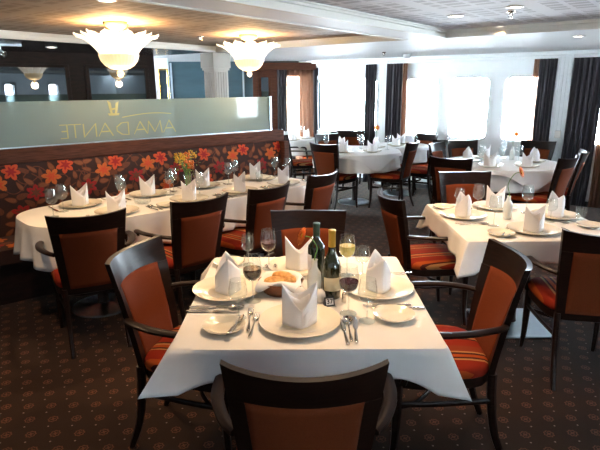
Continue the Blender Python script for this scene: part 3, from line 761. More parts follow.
for k in range(13):
    a = rnd.uniform(0, 6.28); sp = rnd.uniform(.01, .10); h = rnd.uniform(.22, .34)
    p0 = (rnd.uniform(-.012, .012), rnd.uniform(-.012, .012), .02); p1 = (p0[0] * 2, p0[1] * 2, .15); p2 = (sp * math.cos(a), sp * math.sin(a), h)
    mb.sweep([p0, p1, ((p1[0] + p2[0]) / 2, (p1[1] + p2[1]) / 2, (.15 + h) / 2 + .02), p2], .003, .003, n=6, power=2)
    for i in range(9):
        c = Vector(p2) + Vector((rnd.uniform(-.03, .03), rnd.uniform(-.03, .03), rnd.uniform(-.10, .02)))
        d = Vector((rnd.uniform(-1, 1), rnd.uniform(-1, 1), rnd.uniform(-.3, .8))).normalized() * rnd.uniform(.02, .04); s_ = d.cross(Vector((0, 0, 1))).normalized() * .005
        lf.add([c, c + d * .5 + s_, c + d, c + d * .5 - s_], [(0, 1, 2, 3)])
    tgt = yl if k % 3 else og
    for i in range(16):
        c = Vector(p2) + Vector((rnd.uniform(-.024, .024), rnd.uniform(-.024, .024), rnd.uniform(-.02, .03))); r0 = .0065 if tgt is yl else .009
        vs = [c + Vector(v) * r0 for v in ((1, 0, 0), (-1, 0, 0), (0, 1, 0), (0, -1, 0), (0, 0, 1), (0, 0, -1))]
        tgt.add(vs, [(0, 2, 4), (2, 1, 4), (1, 3, 4), (3, 0, 4), (2, 0, 5), (1, 2, 5), (3, 1, 5), (0, 3, 5)])
mb.build('flower_stems', 'green', b)
o = lf.build('leaves', 'leafy', b); o['kind'] = 'stuff'
o = yl.build('yellow_blossoms', 'yellow', b, angle=180); o['kind'] = 'stuff'
o = og.build('orange_blossoms', 'orange', b, angle=180); o['kind'] = 'stuff'
# square right-hand table
s6 = [((1.125, 3.49), -84, 'at the left side of the square right-hand table'), ((1.44, 3.75), 178, 'at the far side of the square right-hand table'), ((1.445, 3.105), 6, 'at the near side of the square right-hand table'), ((1.755, 3.47), 96, 'at the right side of the square right-hand table')]
for (p, a, q) in s6: setting(p[0], p[1], R(a), q)
W6 = 'glasses on the square right-hand table'
glass('e', 1.268, 3.62, 'large empty wine glass right of the left napkin, square right-hand table', W6)
glass('e', 1.16, 3.70, 'empty wine glass behind the left napkin of the square right-hand table', W6, (.9, .9, .78))
glass('e', 1.600, 3.58, 'large empty wine glass right of the gerbera vase, square right-hand table', W6)
glass('e', 1.655, 3.33, 'empty wine glass in front of the right napkin, square right-hand table', W6, (.9, .9, .78))
glass('e', 1.245, 3.23, 'empty wine glass left of the near napkin, square right-hand table', W6)
tumbler(1.87, 3.36, 'low tumbler right of the right napkin on the square right-hand table', 'tumblers')
B6 = 'bread plates on the square right-hand table'
breadplate((1.215, 3.02, ZT), 'small bread plate at the near left of the square right-hand table', B6)
breadplate((1.845, 3.20, ZT), 'small bread plate at the right edge of the square right-hand table', B6)
breadplate((1.06, 3.74, ZT), 'small bread plate at the far left corner of the square right-hand table', B6)
K6 = 'cutlery on the square right-hand table'
for kind, x, y, d, l in (('fork', 1.262, 3.08, -30, 'fork left of the near plate, square right-hand table'), ('knife', 1.285, 3.06, -26, 'knife left of the near plate, square right-hand table'), ('knife', 1.66, 3.07, 3, 'knife right of the near plate, square right-hand table'),
                         ('knife', 1.12, 3.30, -84, 'knife below the left plate, square right-hand table'), ('spoon', 1.13, 3.265, -80, 'spoon below the left plate, square right-hand table'), ('fork', 1.80, 3.285, 92, 'fork below the right plate, square right-hand table'), ('knife', 1.26, 3.80, 178, 'knife beside the far plate, square right-hand table')):
    cut(kind, x, y, R(d), l, K6)
# far round tables
def far(L):
    for x, y, a, q in L: setting(x, y, R(a), q, ps=(.85, .85, 1))
far([(.60, 7.15, 20, 'at the left front of the large middle-distance round table'), (1.00, 7.18, -10, 'at the right front of the large middle-distance round table'), (.62, 7.70, 120, 'at the far left of the large middle-distance round table'), (1.13, 7.68, 60, 'at the far right of the large middle-distance round table'),
     (1.46, 7.93, 10, 'on the table behind the orange-backed chair, near side'), (1.60, 8.26, 10, 'on the table behind the orange-backed chair, far side'),
     (-.12, 8.86, 0, 'at the front of the far left table by the brown curtain'), (.12, 9.15, 60, 'at the right of the far left table by the brown curtain'), (-.25, 9.32, 0, 'at the back of the far left table by the brown curtain'),
     (2.12, 5.78, -10, 'at the near left of the right-hand window table'), (2.52, 5.74, 10, 'at the near right of the right-hand window table'), (2.02, 6.25, 70, 'at the left of the right-hand window table'), (2.78, 6.15, 80, 'at the right of the right-hand window table'), (2.32, 6.53, 180, 'at the far side of the right-hand window table')])
WF = 'glasses on the far round tables'
for x, y, l in ((.86, 7.30, 'near the front of the large middle-distance round table'), (.88, 7.62, 'behind the napkins of the large middle-distance round table'), (1.25, 7.45, 'at the right of the large middle-distance round table'), (.38, 7.45, 'at the left of the large middle-distance round table'), (1.76, 8.03, 'on the table behind the orange-backed chair'),
                (2.32, 5.98, 'at the front of the right-hand window table'), (2.55, 6.05, 'beside the vase of the right-hand window table'), (2.12, 6.05, 'at the left of the right-hand window table'), (2.55, 6.52, 'at the back of the right-hand window table'), (.05, 9.35, 'on the far left table by the brown curtain')):
    glass('e', x, y, 'empty wine glass ' + l, WF)
# ------------------------------------------------------------------ room shell
def wall_frame(A, D):
    l = math.hypot(*D); d = (D[0] / l, D[1] / l); return A, d
def fpt(fr, s, n, z): (A, d) = fr; return (A[0] + d[0] * s + d[1] * n, A[1] + d[1] * s - d[0] * n, z)   # n: along (d.y, -d.x)
def fbox(mb, fr, s0, s1, n0, n1, z0, z1):
    v = [fpt(fr, s, n, z) for z in (z0, z1) for s, n in ((s0, n0), (s1, n0), (s1, n1), (s0, n1))]
    mb.add(v, [(3, 2, 1, 0), (4, 5, 6, 7), (0, 1, 5, 4), (1, 2, 6, 5), (2, 3, 7, 6), (3, 0, 4, 7)])
ZC, ZK, ZG = 2.08, 2.145, 2.14
o = struct(MB().box((0, 4, -.05), (22, 22, .1)).build('floor', 'carpet', smooth=False))
WF_ = wall_frame((4.03, 7.04), (-.814, .581))     # outward side is n > 0 ((d.y,-d.x) = (.58,.81) points outside)
ZB, ZH = .83, 1.775
wins = [(4.08, 4.60), (3.34, 3.86), (2.28, 2.84), (1.50, 2.10), (.72, 1.30), (-.42, .16), (-1.35, -.77), (-2.15, -1.57), (-2.95, -2.37)]
wins.sort()
def panel_wall(name, fr, s0, s1, wins, zb, zh, ztop, m, th=.10):
    mb = MB(); cur = s0
    for a, b in wins:
        fbox(mb, fr, cur, a, 0, th, 0, ztop); fbox(mb, fr, a, b, 0, th, 0, zb); fbox(mb, fr, a, b, 0, th, zh, ztop); cur = b
    fbox(mb, fr, cur, s1, 0, th, 0, ztop)
    return struct(mb.build(name, m, smooth=False))
panel_wall('wall_back', WF_, -4.4, 4.95, wins, ZB, ZH, ZC + .02, 'wallw')
_w = [0]
def window(fr, a, b, zb, zh, m='wallw', th=.10, rad=.09):
    _w[0] += 1; k = _w[0]
    def rr(s0, s1, z0, z1, r, n=6):
        P = []
        for cx, cz, a0 in ((s1 - r, z0 + r, -PI / 2), (s1 - r, z1 - r, 0), (s0 + r, z1 - r, PI / 2), (s0 + r, z0 + r, PI)):
            for i in range(n + 1): an = a0 + PI / 2 * i / n; P.append((cx + r * math.cos(an), cz + r * math.sin(an)))
        return P
    outer = rr(a - .05, b + .05, zb - .05, zh + .05, .02); inner = rr(a + .012, b - .012, zb + .012, zh - .012, rad); inn2 = rr(a - .03, b + .03, zb - .03, zh + .03, rad)
    mb = MB()
    mb.grid([[fpt(fr, s, -.012, z) for s, z in outer], [fpt(fr, s, -.016, z) for s, z in inn2], [fpt(fr, s, -.012, z) for s, z in inner], [fpt(fr, s, th, z) for s, z in inner], [fpt(fr, s, th, z) for s, z in outer]], close_u=True)
    f = struct(mb.build('window_%d' % k, m, angle=30))
    g = MB(); g.cur = 0; vs = [fpt(fr, s, .06, z) for s, z in inner]; g.add(vs, [tuple(range(len(vs)))]); vs2 = [fpt(fr, s, .066, z) for s, z in inner]; g.add(vs2, [tuple(range(len(vs2)))])
    g.build('pane', 'pane', f, smooth=False)
    sg = MB(); sg.grid([[fpt(fr, s, .050, z) for s, z in inner], [fpt(fr, a + (b - a) * .5 + (s - (a + b) / 2) * .955, .050, (zb + zh) / 2 + (z - (zb + zh) / 2) * .972) for s, z in inner]], close_u=True)
    sg.build('rubber_gasket', 'black', f, smooth=False)
    return f
for a, b in wins: window(WF_, a, b, ZB, ZH)
# crown moulding, pillar strips, wainscot rail on the window wall
mb = MB(); fbox(mb, WF_, -4.4, 4.95, -.05, 0, 1.985, 2.03); fbox(mb, WF_, -4.4, 4.95, -.10, 0, 2.03, ZC); struct(mb.build('trim_1', 'wallw', smooth=False, bevel=.008))
mb = MB(); fbox(mb, WF_, -4.4, 4.95, -.018, 0, .0, .07); struct(mb.build('baseboard_back', 'black', smooth=False))
for i, (a, b) in enumerate(((.42, .61), (3.14, 3.31))):
    mb = MB(); fbox(mb, WF_, a, b, -.07, 0, 0, 2.03)
    for q in range(4): s = a + (b - a) * (q + .5) / 4; fbox(mb, WF_, s - .012, s + .012, -.078, -.07, .05, 2.0)
    struct(mb.build('trim_%d' % (i + 2), 'wallw', smooth=False, bevel=.003))
mb = MB(); fbox(mb, WF_, -4.4, -.05, -.05, 0, .07, .74); fbox(mb, WF_, -4.4, -.05, -.07, 0, .74, .77); struct(mb.build('trim_4', 'wallw', smooth=False, bevel=.004))
# small white switch plate on the pillar
mb = MB(); fbox(mb, WF_, .47, .545, -.090, -.078, .93, 1.03); o = mb.build('wall_switch', 'white_ceramic', smooth=False, bevel=.003); tag(o, 'small white switch plate on the pale pillar between the dark curtains', 'switch')
# curtains
def curtain(fr, s0, s1, n, label, m='curt', z0=.02, z1=1.985, folds=6, amp=.022, group='dark curtains at the windows', lean=0, solid=.003, name='curtain'):
    mb = MB(); rows = []; N = folds * 10
    for j in range(13):
        z = z0 + (z1 - z0) * j / 12; t = 1 - j / 12; row = []
        for i in range(N + 1):
            u = i / N; s = s0 + (s1 - s0) * u + lean * t * t + .006 * math.sin(u * 20 + 5 * t); a = amp * (.6 + .5 * t)
            row.append(fpt(fr, s, n + a * math.sin(u * folds * 2 * PI) + .3 * a * math.sin(u * folds * 4.4 * PI + t), z))
        rows.append(row)
    mb.grid(rows); o = mb.build(name, m, solid=solid, angle=180); tag(o, label, 'curtain', group); return o
curtain(WF_, 3.32, 3.52, -.10, 'narrow dark curtain at the left of the pillar in the window wall', folds=4)
curtain(WF_, 2.86, 3.13, -.10, 'dark curtain just right of the pillar near the window centre', folds=5)
curtain(WF_, .61, .83, -.10, 'dark curtain left of the right-hand pale pillar', folds=5, lean=.0)
curtain(WF_, .02, .41, -.11, 'wide dark curtain right of the right-hand pale pillar', folds=6, lean=.05)
curtain(WF_, .82, .90, -.09, 'strip of brown sheer curtain beside the last full window', 'sheer', folds=2, group='brown sheer curtains', name='sheer_curtain')
curtain(WF_, -.18, .02, -.10, 'brown sheer curtain at the right picture edge', 'sheer', folds=4, group='brown sheer curtains', name='sheer_curtain')
curtain(WF_, 2.78, 2.85, -.09, 'strip of brown sheer curtain beside the third window', 'sheer', folds=2, group='brown sheer curtains', name='sheer_curtain')
# far left wall: sheer-curtained window, wood door, blue-grey panels
FL = wall_frame((.30, 9.80), (-1, .0))   # s goes left; outward n > 0 is (0, +1)
fl_wins = [(.10, .62)]
panel_wall('wall_left', FL, -.1, 5.2, fl_wins, .25, 1.85, ZC + .02, 'teal')
window(FL, .10, .62, .25, 1.85)
curtain(FL, .02, .64, -.10, 'brown sheer curtain over the far left window, glowing with daylight', 'sheer', folds=7, z1=1.93, amp=.02, group='brown sheer curtains', name='sheer_curtain')
curtain(FL, -.04, .04, -.13, 'thin dark curtain edge in the far left window corner', folds=2, z1=1.96)
curtain(FL, .52, .68, -.13, 'dark curtain edge beside the wooden door at the far left', folds=3, z1=1.96)
mb = MB(); fbox(mb, FL, .0, 1.14, -.16, -.02, 1.93, 2.05); struct(mb.build('trim_5', 'cap_wood', smooth=False, bevel=.005))
mb = MB(); fbox(mb, FL, .70, .80, -.06, 0, 0, 1.93); fbox(mb, FL, 1.04, 1.14, -.06, 0, 0, 1.93); fbox(mb, FL, .80, 1.04, -.04, 0, 0, 1.93)
d = struct(mb.build('door_1', 'cap_wood', smooth=False, bevel=.004))
mb = MB(); fbox(mb, FL, .86, .99, -.046, -.040, 1.0, 1.80); mb.build('door_window', 'mirror', d, smooth=False)
mb = MB(); fbox(mb, FL, .82, .835, -.075, -.04, 1.0, 1.12); mb.build('door_handle', 'gold', d, smooth=False, bevel=.003)
for k, s in enumerate((1.30, 1.95, 2.6, 3.2)):
    mb = MB(); fbox(mb, FL, s, s + .03, -.02, 0, 0, 2.06); struct(mb.build('trim_%d' % (6 + k), 'steel', smooth=False))
# fluted pillar
t = struct(MB().box((-1.14, 7.42, 1.04), (.235, .235, 2.08), R(45)).build('trim_10', 'cream', smooth=False, bevel=.004))
mb = MB(); mb.box((-1.14, 7.42, 1.98), (.29, .29, .19), R(45)); mb.box((-1.14, 7.42, 1.87), (.265, .265, .03), R(45))
for side in (0, 1, 2, 3):
    an = R(45) + side * PI / 2; nx, ny = math.cos(an), math.sin(an)
    for q in range(5):
        off = (q - 2) * .042; mb.box((-1.14 + nx * .121 - ny * off, 7.42 + ny * .121 + nx * off, .92), (.012 if 1 else 0, .022, 1.82), an)
mb.build('fluting', 'cream', t, smooth=False, bevel=.003)
# dark glazed cabinet wall on the left
CW = wall_frame((-2.08, 7.80), (-.848, -.530))    # s runs toward the left/near
mb = MB(); fbox(mb, CW, 0, 7.5, 0, .10, 0, ZC); struct(mb.build('wall_left_cabinet', 'darkwall', smooth=False))
for k, (a, b) in enumerate(((.10, .95), (1.15, 2.05), (2.25, 3.4), (3.6, 5.0))):
    _w[0] += 1; mb = MB()
    zb, zh = 1.05, 1.93
    for (p, q, r_, s_) in ((a, a + .05, zb, zh), (b - .05, b, zb, zh), (a, b, zb, zb + .04), (a, b, zh - .04, zh)): fbox(mb, CW, p, q, -.035, 0, r_, s_)
    f = struct(mb.build('window_%d' % _w[0], 'darkwall', smooth=False, bevel=.004))
    mb = MB(); fbox(mb, CW, a + .05, b - .05, -.012, -.004, zb + .04, zh - .04); mb.build('mirror_pane', 'mirror', f, smooth=False)
    mb = MB(); fbox(mb, CW, a, b, -.02, 0, .12, .98); mb.build('lower_panel', 'darkwall', f, smooth=False, bevel=.006)
# short white return wall with the gold framed picture
RW = wall_frame((-2.45, 8.62), (1, .0))
mb = MB(); fbox(mb, RW, 0, .36, -.0, -.08, 0, ZC); struct(mb.build('wall_return', 'wallw', smooth=False))
pic = thing('framed_picture', 'narrow gold framed picture on the pale wall beyond the dark cabinets', 'picture', fpt(RW, .27, .03, 1.6), 0)
pic.location = (-2.16, 8.60, 1.62)
mb = MB()
for c, s_ in (((-.07, 0, 0), (.025, .03, .60)), ((.07, 0, 0), (.025, .03, .60)), ((0, 0, .29), (.14, .03, .025)), ((0, 0, -.29), (.14, .03, .025))): mb.box(c, s_)
mb.build('picture_frame', 'gold', pic, smooth=False, bevel=.004)
MB().box((0, .005, 0), (.12, .01, .56)).build('canvas', 'teal', pic, smooth=False)
# remaining walls out of the picture, with windows that light the near half of the room
RT = wall_frame((7.55, 4.55), (0, -1))            # right wall
mb = MB(); 
rw = [(.6 + i * .95, 1.25 + i * .95) for i in range(6)]
NR = wall_frame((7.55, -2.6), (0, 1))
def nwall(name, P, Q, wins, m='wallw'):
    fr = wall_frame(P, (Q[0] - P[0], Q[1] - P[1])); L = math.hypot(Q[0] - P[0], Q[1] - P[1])
    panel_wall(name, fr, 0, L, wins, ZB, ZH, ZC + .02, m); [window(fr, a, b, ZB, ZH) for a, b in wins]; return fr
f_front = nwall('wall_front', (7.6, -2.6), (-6.6, -2.6), [(2.75, 3.15), (4.4, 4.75)])
f_right = nwall('wall_right', (7.6, 4.6), (7.6, -2.6), [(.6 + 1.0 * i, 1.22 + 1.0 * i) for i in (0,)])
mb = MB(); mb.box((-6.65, .5, 1.05), (.1, 6.3, 2.1)); struct(mb.build('wall_side', 'darkwall', smooth=False))
# ------------------------------------------------------------------ ceiling with two coffers, in room axes
ca = R(38); U = (math.sin(ca), math.cos(ca)); V = (math.cos(ca), -math.sin(ca))
K0 = (1.393, 5.256)
def cpt(a, b, z): return (K0[0] + V[0] * a + U[0] * b, K0[1] + V[1] * a + U[1] * b, z)   # a: right, b: away
def inv(p): dx, dy = p[0] - K0[0], p[1] - K0[1]; return dx * V[0] + dy * V[1], dx * U[0] + dy * U[1]
def cbox(mb, a0, a1, b0, b1, z0, z1):
    v = [cpt(a, b, z) for z in (z0, z1) for a, b in ((a0, b0), (a1, b0), (a1, b1), (a0, b1))]
    mb.add(v, [(3, 2, 1, 0), (4, 5, 6, 7), (0, 1, 5, 4), (1, 2, 6, 5), (2, 3, 7, 6), (3, 0, 4, 7)])
ga1, gb1, ga0 = -.38, -.07, -3.08
Amin, Amax, Bmin, Bmax = -9, 9, -11, 9
KA1 = 5.2; KB0 = -7.2
mb = MB()
cbox(mb, Amin, Amax, 0, Bmax, ZC, ZC + .05)
cbox(mb, ga0, ga1, gb1, 0, ZC, ZC + .05)
cbox(mb, ga1, 0, KB0, 0, ZC, ZC + .05)
cbox(mb, KA1, Amax, KB0, 0, ZC, ZC + .05)
cbox(mb, ga0, Amax, Bmin, KB0, ZC, ZC + .05)
struct(mb.build('ceiling', 'soffit', smooth=False))
mb = MB(); cbox(mb, Amin, ga0 - .03, Bmin, .0, ZC, ZC + .05); struct(mb.build('ceiling_left', 'darksoffit', smooth=False))
mb = MB(); cbox(mb, ga0 - .03, ga0, Bmin, 0, ZC, ZC + .05); struct(mb.build('trim_13', 'soffit', smooth=False))
mb = MB(); vs = [( KA1, KB0), (0, KB0), (0, 0), (KA1, 0)]
def recess(name, a0, a1, b0, b1, m, zk):
    # ceiling panel of the coffer, its own axes run along the coffer
    o = MB().box(((a0 + a1) / 2, (b0 + b1) / 2, 0), (a1 - a0 + .1, b1 - b0 + .1, .04)).build(name, m, smooth=False)
    o.location = (K0[0], K0[1], zk + .02); o.rotation_euler = (0, 0, -ca); return struct(o)
recess('ceiling_coffer_right', 0, KA1, KB0, 0, 'tile', ZK)
recess('ceiling_coffer_left', ga0, ga1, KB0, gb1, 'tile_glow', ZG)
def coffer_trim(name, a0, a1, b0, b1, m, zk):
    mb = MB(); h = zk - ZC
    for k, (o_, z0, z1) in enumerate(((0, ZC - .008, ZC + .012), (-.006, ZC + .012, zk - .4 * h), (.018, zk - .4 * h, zk - .15 * h), (.035, zk - .15 * h, zk))):
        t = .012 + o_; e = .022 if k == 0 else .006
        cbox(mb, a0 - e, a1 + e, b1 - t, b1 + e, z0, z1); cbox(mb, a0 - e, a1 + e, b0 - e, b0 + t, z0, z1)
        cbox(mb, a0 - e, a0 + t, b0, b1, z0, z1); cbox(mb, a1 - t, a1 + e, b0, b1, z0, z1)
    struct(mb.build(name, m, smooth=False))
coffer_trim('trim_11', 0, KA1, KB0, 0, 'trimw', ZK)
coffer_trim('trim_12', ga0, ga1, KB0, gb1, 'trimw', ZG)
mb = MB(); mb.box((0, 4, 2.35), (24, 24, .1)); struct(mb.build('ceiling_deck', 'soffit', smooth=False))
# ------------------------------------------------------------------ banquette
l_ = math.hypot(2.19, 1.86); BQ = ((-2.42, 4.22), (2.19 / l_, 1.86 / l_))   # n > 0 = toward the room
bq = thing('banquette', 'long upholstered banquette with flowered fabric and a dark wooden top rail', 'bench', (0, 0, 0))
SL, SR = -2.2, 2.86
mb = MB(); fbox(mb, BQ, SL, 2.93, -.12, .012, 1.03, 1.15); mb.build('top_rail', 'cap_wood', bq, smooth=False, bevel=.008)
mb = MB(); fbox(mb, BQ, SL, SR, -.09, -.03, 0, 1.03); mb.build('back_panel', 'cap_wood', bq, smooth=False)
mb = MB(); fbox(mb, BQ, SR + .0, 2.93, -.12, .10, 0, 1.03); mb.build('end_panel', 'cap_wood', bq, smooth=False, bevel=.006)
def bqn(z, s=0): return .0 + .06 * (1.03 - z) / .6      # backrest slopes forward at the bottom
mb = MB(); mb.cur = 0
rows = []
for j in range(9):
    z = .44 + .59 * j / 8; bl = .02 * (1 - (2 * j / 8 - 1) ** 4)
    rows.append([fpt(BQ, SL + (SR - SL) * i / 40, bqn(z) + bl, z) for i in range(41)])
mb.grid(rows)
mb.grid([[fpt(BQ, s, -.03, z) for s in (SL, SR)] for z in (.44, 1.03)])
def zn(z): j = (z - .44) / .59; return bqn(z) + .02 * (1 - (2 * j - 1) ** 4)
lay = [0]
def blob(pts, mi, s, z, back=False):
    # pts: list of (ds, dz) around the centre, laid as a thin raised patch on the backrest
    lay[0] = (lay[0] + 1) % 37; e = .0012 + .0012 * mi + lay[0] * .00002
    P = []
    for ds, dz in pts:
        ss, zz = s + ds, z + dz
        ss = min(max(ss, SL), SR - .004); zz = min(max(zz, .445), 1.025)
        P.append(fpt(BQ, ss, zn(zz) + e, zz))
    mb.cur = mi; c = fpt(BQ, min(max(s, SL), SR - .004), zn(min(max(z, .445), 1.025)) + e, min(max(z, .445), 1.025)); n = len(P)
    mb.add([c] + P, [(0, 1 + i, 1 + (i + 1) % n) for i in range(n)]); mb.cur = 0
def flower(s, z, mi, r=.080):
    n = 6; r0 = rnd.uniform(0, 6.28); L = [rnd.uniform(.80, 1.12) for _ in range(n)]
    def outline(k1, rot, sh):
        pts = []
        for k in range(72):
            a = 2 * PI * k / 72; x = (a + rot) / (2 * PI) * n; i = int(math.floor(x)) % n; f = x - math.floor(x); q = 1 - abs(2 * f - 1)
            rr = r * k1 * (.42 + .58 * L[i] * q ** sh) * (1 + .05 * math.sin(31 * a)); pts.append((rr * math.cos(a), rr * .92 * math.sin(a)))
        return pts
    blob(outline(1.0, r0, .55), mi, s, z)
    alt = {2: 3, 3: 2, 4: 2}[mi]
    lay[0] = 36; hold = blob2(outline(.62, r0, 1.5), 4 if mi == 2 else (2 if mi == 3 else 1), s, z)
def blob2(pts, mi, s, z):
    P = []
    for ds, dz in [(0, 0)] + pts:
        ss = min(max(s + ds, SL), SR - .004); zz = min(max(z + dz, .445), 1.025); P.append(fpt(BQ, ss, zn(zz) + .0088, zz))
    mb.cur = mi; n = len(P) - 1; mb.add(P, [(0, 1 + i, 1 + (i + 1) % n) for i in range(n)]); mb.cur = 0
def leaf(s, z, a, L=.10, W=.045):
    pts = []
    for k in range(20):
        t = 2 * PI * k / 20; x = math.cos(t) * L / 2; y = math.sin(t) * W / 2 * (1 - .35 * math.cos(t)); pts.append((x * math.cos(a) - y * math.sin(a), x * math.sin(a) + y * math.cos(a)))
    blob(pts, 1, s, z)
    if rnd.random() < .5: blob3([(x * .82, y * .7) for x, y in pts], s, z)
def blob3(pts, s, z):
    P = []
    for ds, dz in [(0, 0)] + pts:
        ss = min(max(s + ds, SL), SR - .004); zz = min(max(z + dz, .445), 1.025); P.append(fpt(BQ, ss, zn(zz) + .0033, zz))
    mb.cur = 5; n = len(P) - 1; mb.add(P, [(0, 1 + i, 1 + (i + 1) % n) for i in range(n)]); mb.cur = 0
def vine(s0, z0, s1, z1, b):
    P = []; n = 14
    for i in range(n + 1):
        t = i / n; P.append((s0 + (s1 - s0) * t - (z1 - z0) * b * math.sin(PI * t), z0 + (z1 - z0) * t + (s1 - s0) * b * math.sin(PI * t)))
    for i in range(n):
        (a, c), (a2, c2_) = P[i], P[i + 1]; dx, dz = a2 - a, c2_ - c; q = math.hypot(dx, dz) or 1; wx, wz = -dz / q * .004, dx / q * .004
        blob([(wx - dx / 2, wz - dz / 2), (-wx - dx / 2, -wz - dz / 2), (-wx + dx / 2, -wz + dz / 2), (wx + dx / 2, wz + dz / 2)], 1, (a + a2) / 2, (c + c2_) / 2)
FL_ = [(.05, .97, 2), (.48, .985, 2), (.35, .90, 3), (.21, .78, 4), (-.06, .88, 3), (.08, .63, 4), (.65, .78, 4), (.92, .975, 2), (.80, .91, 3), (1.23, .93, 3), (1.37, .97, 2), (1.10, .83, 4), (1.52, .85, 4), (1.85, .96, 2), (2.02, .81, 4),
       (2.2, .92, 3), (2.34, .97, 2), (2.57, .79, 4), (2.71, .90, 3), (2.83, .97, 2), (1.40, .70, 3), (1.86, .70, 2), (.5, .58, 2), (.95, .66, 3), (2.3, .66, 3)]
k0 = [(s - 2.3, z, m_) for s, z, m_ in FL_ if s - 2.3 < -.15]
ALLF = FL_ + k0
for i, (s, z, m_) in enumerate(ALLF):
    for j in range(3):
        a = rnd.uniform(0, 6.28); vine(s, z, s + .22 * math.cos(a), z + .16 * math.sin(a), rnd.choice((-.4, .4)))
nl = 0; placed = []
while nl < 420:
    s, z = rnd.uniform(SL, SR - .03), rnd.uniform(.47, 1.0)
    if min((math.hypot(s - f[0], z - f[1]) for f in ALLF)) < .075 or (placed and min(math.hypot(s - p[0], z - p[1]) for p in placed) < .066): nl += .1; continue
    placed.append((s, z)); leaf(s, z, rnd.uniform(0, PI), rnd.uniform(.075, .10), rnd.uniform(.036, .05)); nl += 1
for (s, z, m_) in ALLF: flower(s, z, m_)
mb.build('flowered_backrest', ['fl_bg', 'fl_leaf', 'fl_or', 'fl_am', 'fl_rd', 'fl_leaf2'], bq, angle=180)
mb = MB(); mb.cur = 0
fbox(mb, BQ, SL, SR, .06, .50, .34, .45)
for k in range(46):
    s = rnd.uniform(SL + .1, SR - .1); n = rnd.uniform(.15, .42); mi = rnd.choice((1, 1, 1, 2, 3, 4)); r_ = .05 if mi == 1 else .075; mb.cur = mi
    n2 = 20; vs = [fpt(BQ, s, n, .4512 + mi * .0008)]
    for q in range(n2):
        a = 2 * PI * q / n2; rr = r_ * (.6 + .4 * abs(math.cos(a * (1 if mi == 1 else 2.5)))); vs.append(fpt(BQ, s + rr * math.cos(a), min(n + rr * math.sin(a), .495), .4512 + mi * .0008 + k * .00002))
    mb.add(vs, [(0, 1 + i, 1 + (i + 1) % n2) for i in range(n2)])
mb.build('flowered_seat', ['fl_bg', 'fl_leaf', 'fl_or', 'fl_am', 'fl_rd', 'fl_leaf2'], bq, smooth=False)
mb = MB(); fbox(mb, BQ, SL, SR, .08, .42, 0, .34); mb.build('plinth', 'darkwall', bq, smooth=False)
# glass partition with mirrored lettering (it is read from the other side)
gp = thing('glass_partition', 'frosted glass screen above the banquette with gold lettering seen from behind', 'screen', (0, 0, 0))
mb = MB(); fbox(mb, BQ, SL, 2.76, -.060, -.048, 1.15, 1.525); mb.build('glass_panel', 'frost', gp, smooth=False)
mb = MB(); fbox(mb, BQ, 2.765, 2.79, -.075, -.035, 1.15, 1.53); mb.build('metal_post', 'steel', gp, smooth=False, bevel=.003)
mb = MB(); fbox(mb, BQ, SL, 2.76, -.066, -.042, 1.148, 1.160); mb.build('base_channel', 'steel', gp, smooth=False)
LT = {'A': [((0, 0), (.5, 1)), ((.5, 1), (1, 0)), ((.2, .35), (.8, .35))], 'M': [((0, 0), (.1, 1)), ((.1, 1), (.5, .1)), ((.5, .1), (.9, 1)), ((.9, 1), (1, 0))],
      'D': [((.1, 0), (.1, 1)), ((.1, 1), (.6, .95)), ((.6, .95), (.95, .65)), ((.95, .65), (.95, .35)), ((.95, .35), (.6, .05)), ((.6, .05), (.1, 0))],
      'N': [((.05, 0), (.05, 1)), ((.05, 1), (.95, 0)), ((.95, 0), (.95, 1))], 'T': [((.5, 0), (.5, 1)), ((0, 1), (1, 1))], 'E': [((.15, 0), (.15, 1)), ((.15, 1), (.85, 1)), ((.15, .52), (.7, .52)), ((.15, 0), (.85, 0))]}
SXY = [('A', 1.52, .13), ('M', 1.365, .15), ('A', 1.22, .13), ('D', 1.05, .13), ('A', .885, .13), ('N', .745, .12), ('T', .615, .11), ('E', .52, .085)]
for ch, sc_, w in SXY:
    mb = MB()
    for i, ((x0, y0), (x1, y1)) in enumerate(LT[ch]):
        a = Vector(((.5 - x0) * w, y0 * .115)); b = Vector(((.5 - x1) * w, y1 * .115)); d = (b - a); L = d.length; d.normalize(); th = .0055 if (i % 2 == 0) else .0035; p = Vector((-d.y, d.x)) * th
        a2, b2 = a - d * .002, b + d * .002
        vs = [fpt(BQ, sc_ + q.x, n, 1.205 + q.y) for n in (-.0475, -.0455) for q in (a2 + p, a2 - p, b2 - p, b2 + p)]
        mb.add(vs, [(0, 1, 2, 3), (4, 5, 6, 7), (0, 1, 5, 4), (1, 2, 6, 5), (2, 3, 7, 6), (3, 0, 4, 7)])
    mb.build('letter', 'gletter', gp, smooth=False)
mb = MB()
def flat(poly):
    vs = [fpt(BQ, s, n, z) for n in (-.0475, -.0455) for s, z in poly]; k = len(poly); mb.add(vs, [tuple(range(k)), tuple(range(k, 2 * k))] + [(i, (i + 1) % k, k + (i + 1) % k, k + i) for i in range(k)])
flat([(.93, 1.385), (1.02, 1.385), (1.03, 1.405), (.92, 1.405)]); flat([(.945, 1.405), (.965, 1.405), (.955, 1.50), (.925, 1.52)]); flat([(.985, 1.405), (1.005, 1.405), (1.03, 1.51), (1.0, 1.495)])
flat([(.94, 1.43), (1.0, 1.44), (1.0, 1.455), (.94, 1.445)])
P = [(1.05 + .5 * i / 12, 1.365 + .03 * math.sin(i / 12 * PI * .8)) for i in range(13)]
flat([(s, z + .004) for s, z in P] + [(s, z - .004) for s, z in reversed(P)])
mb.build('emblem', 'gletter', gp, smooth=False)
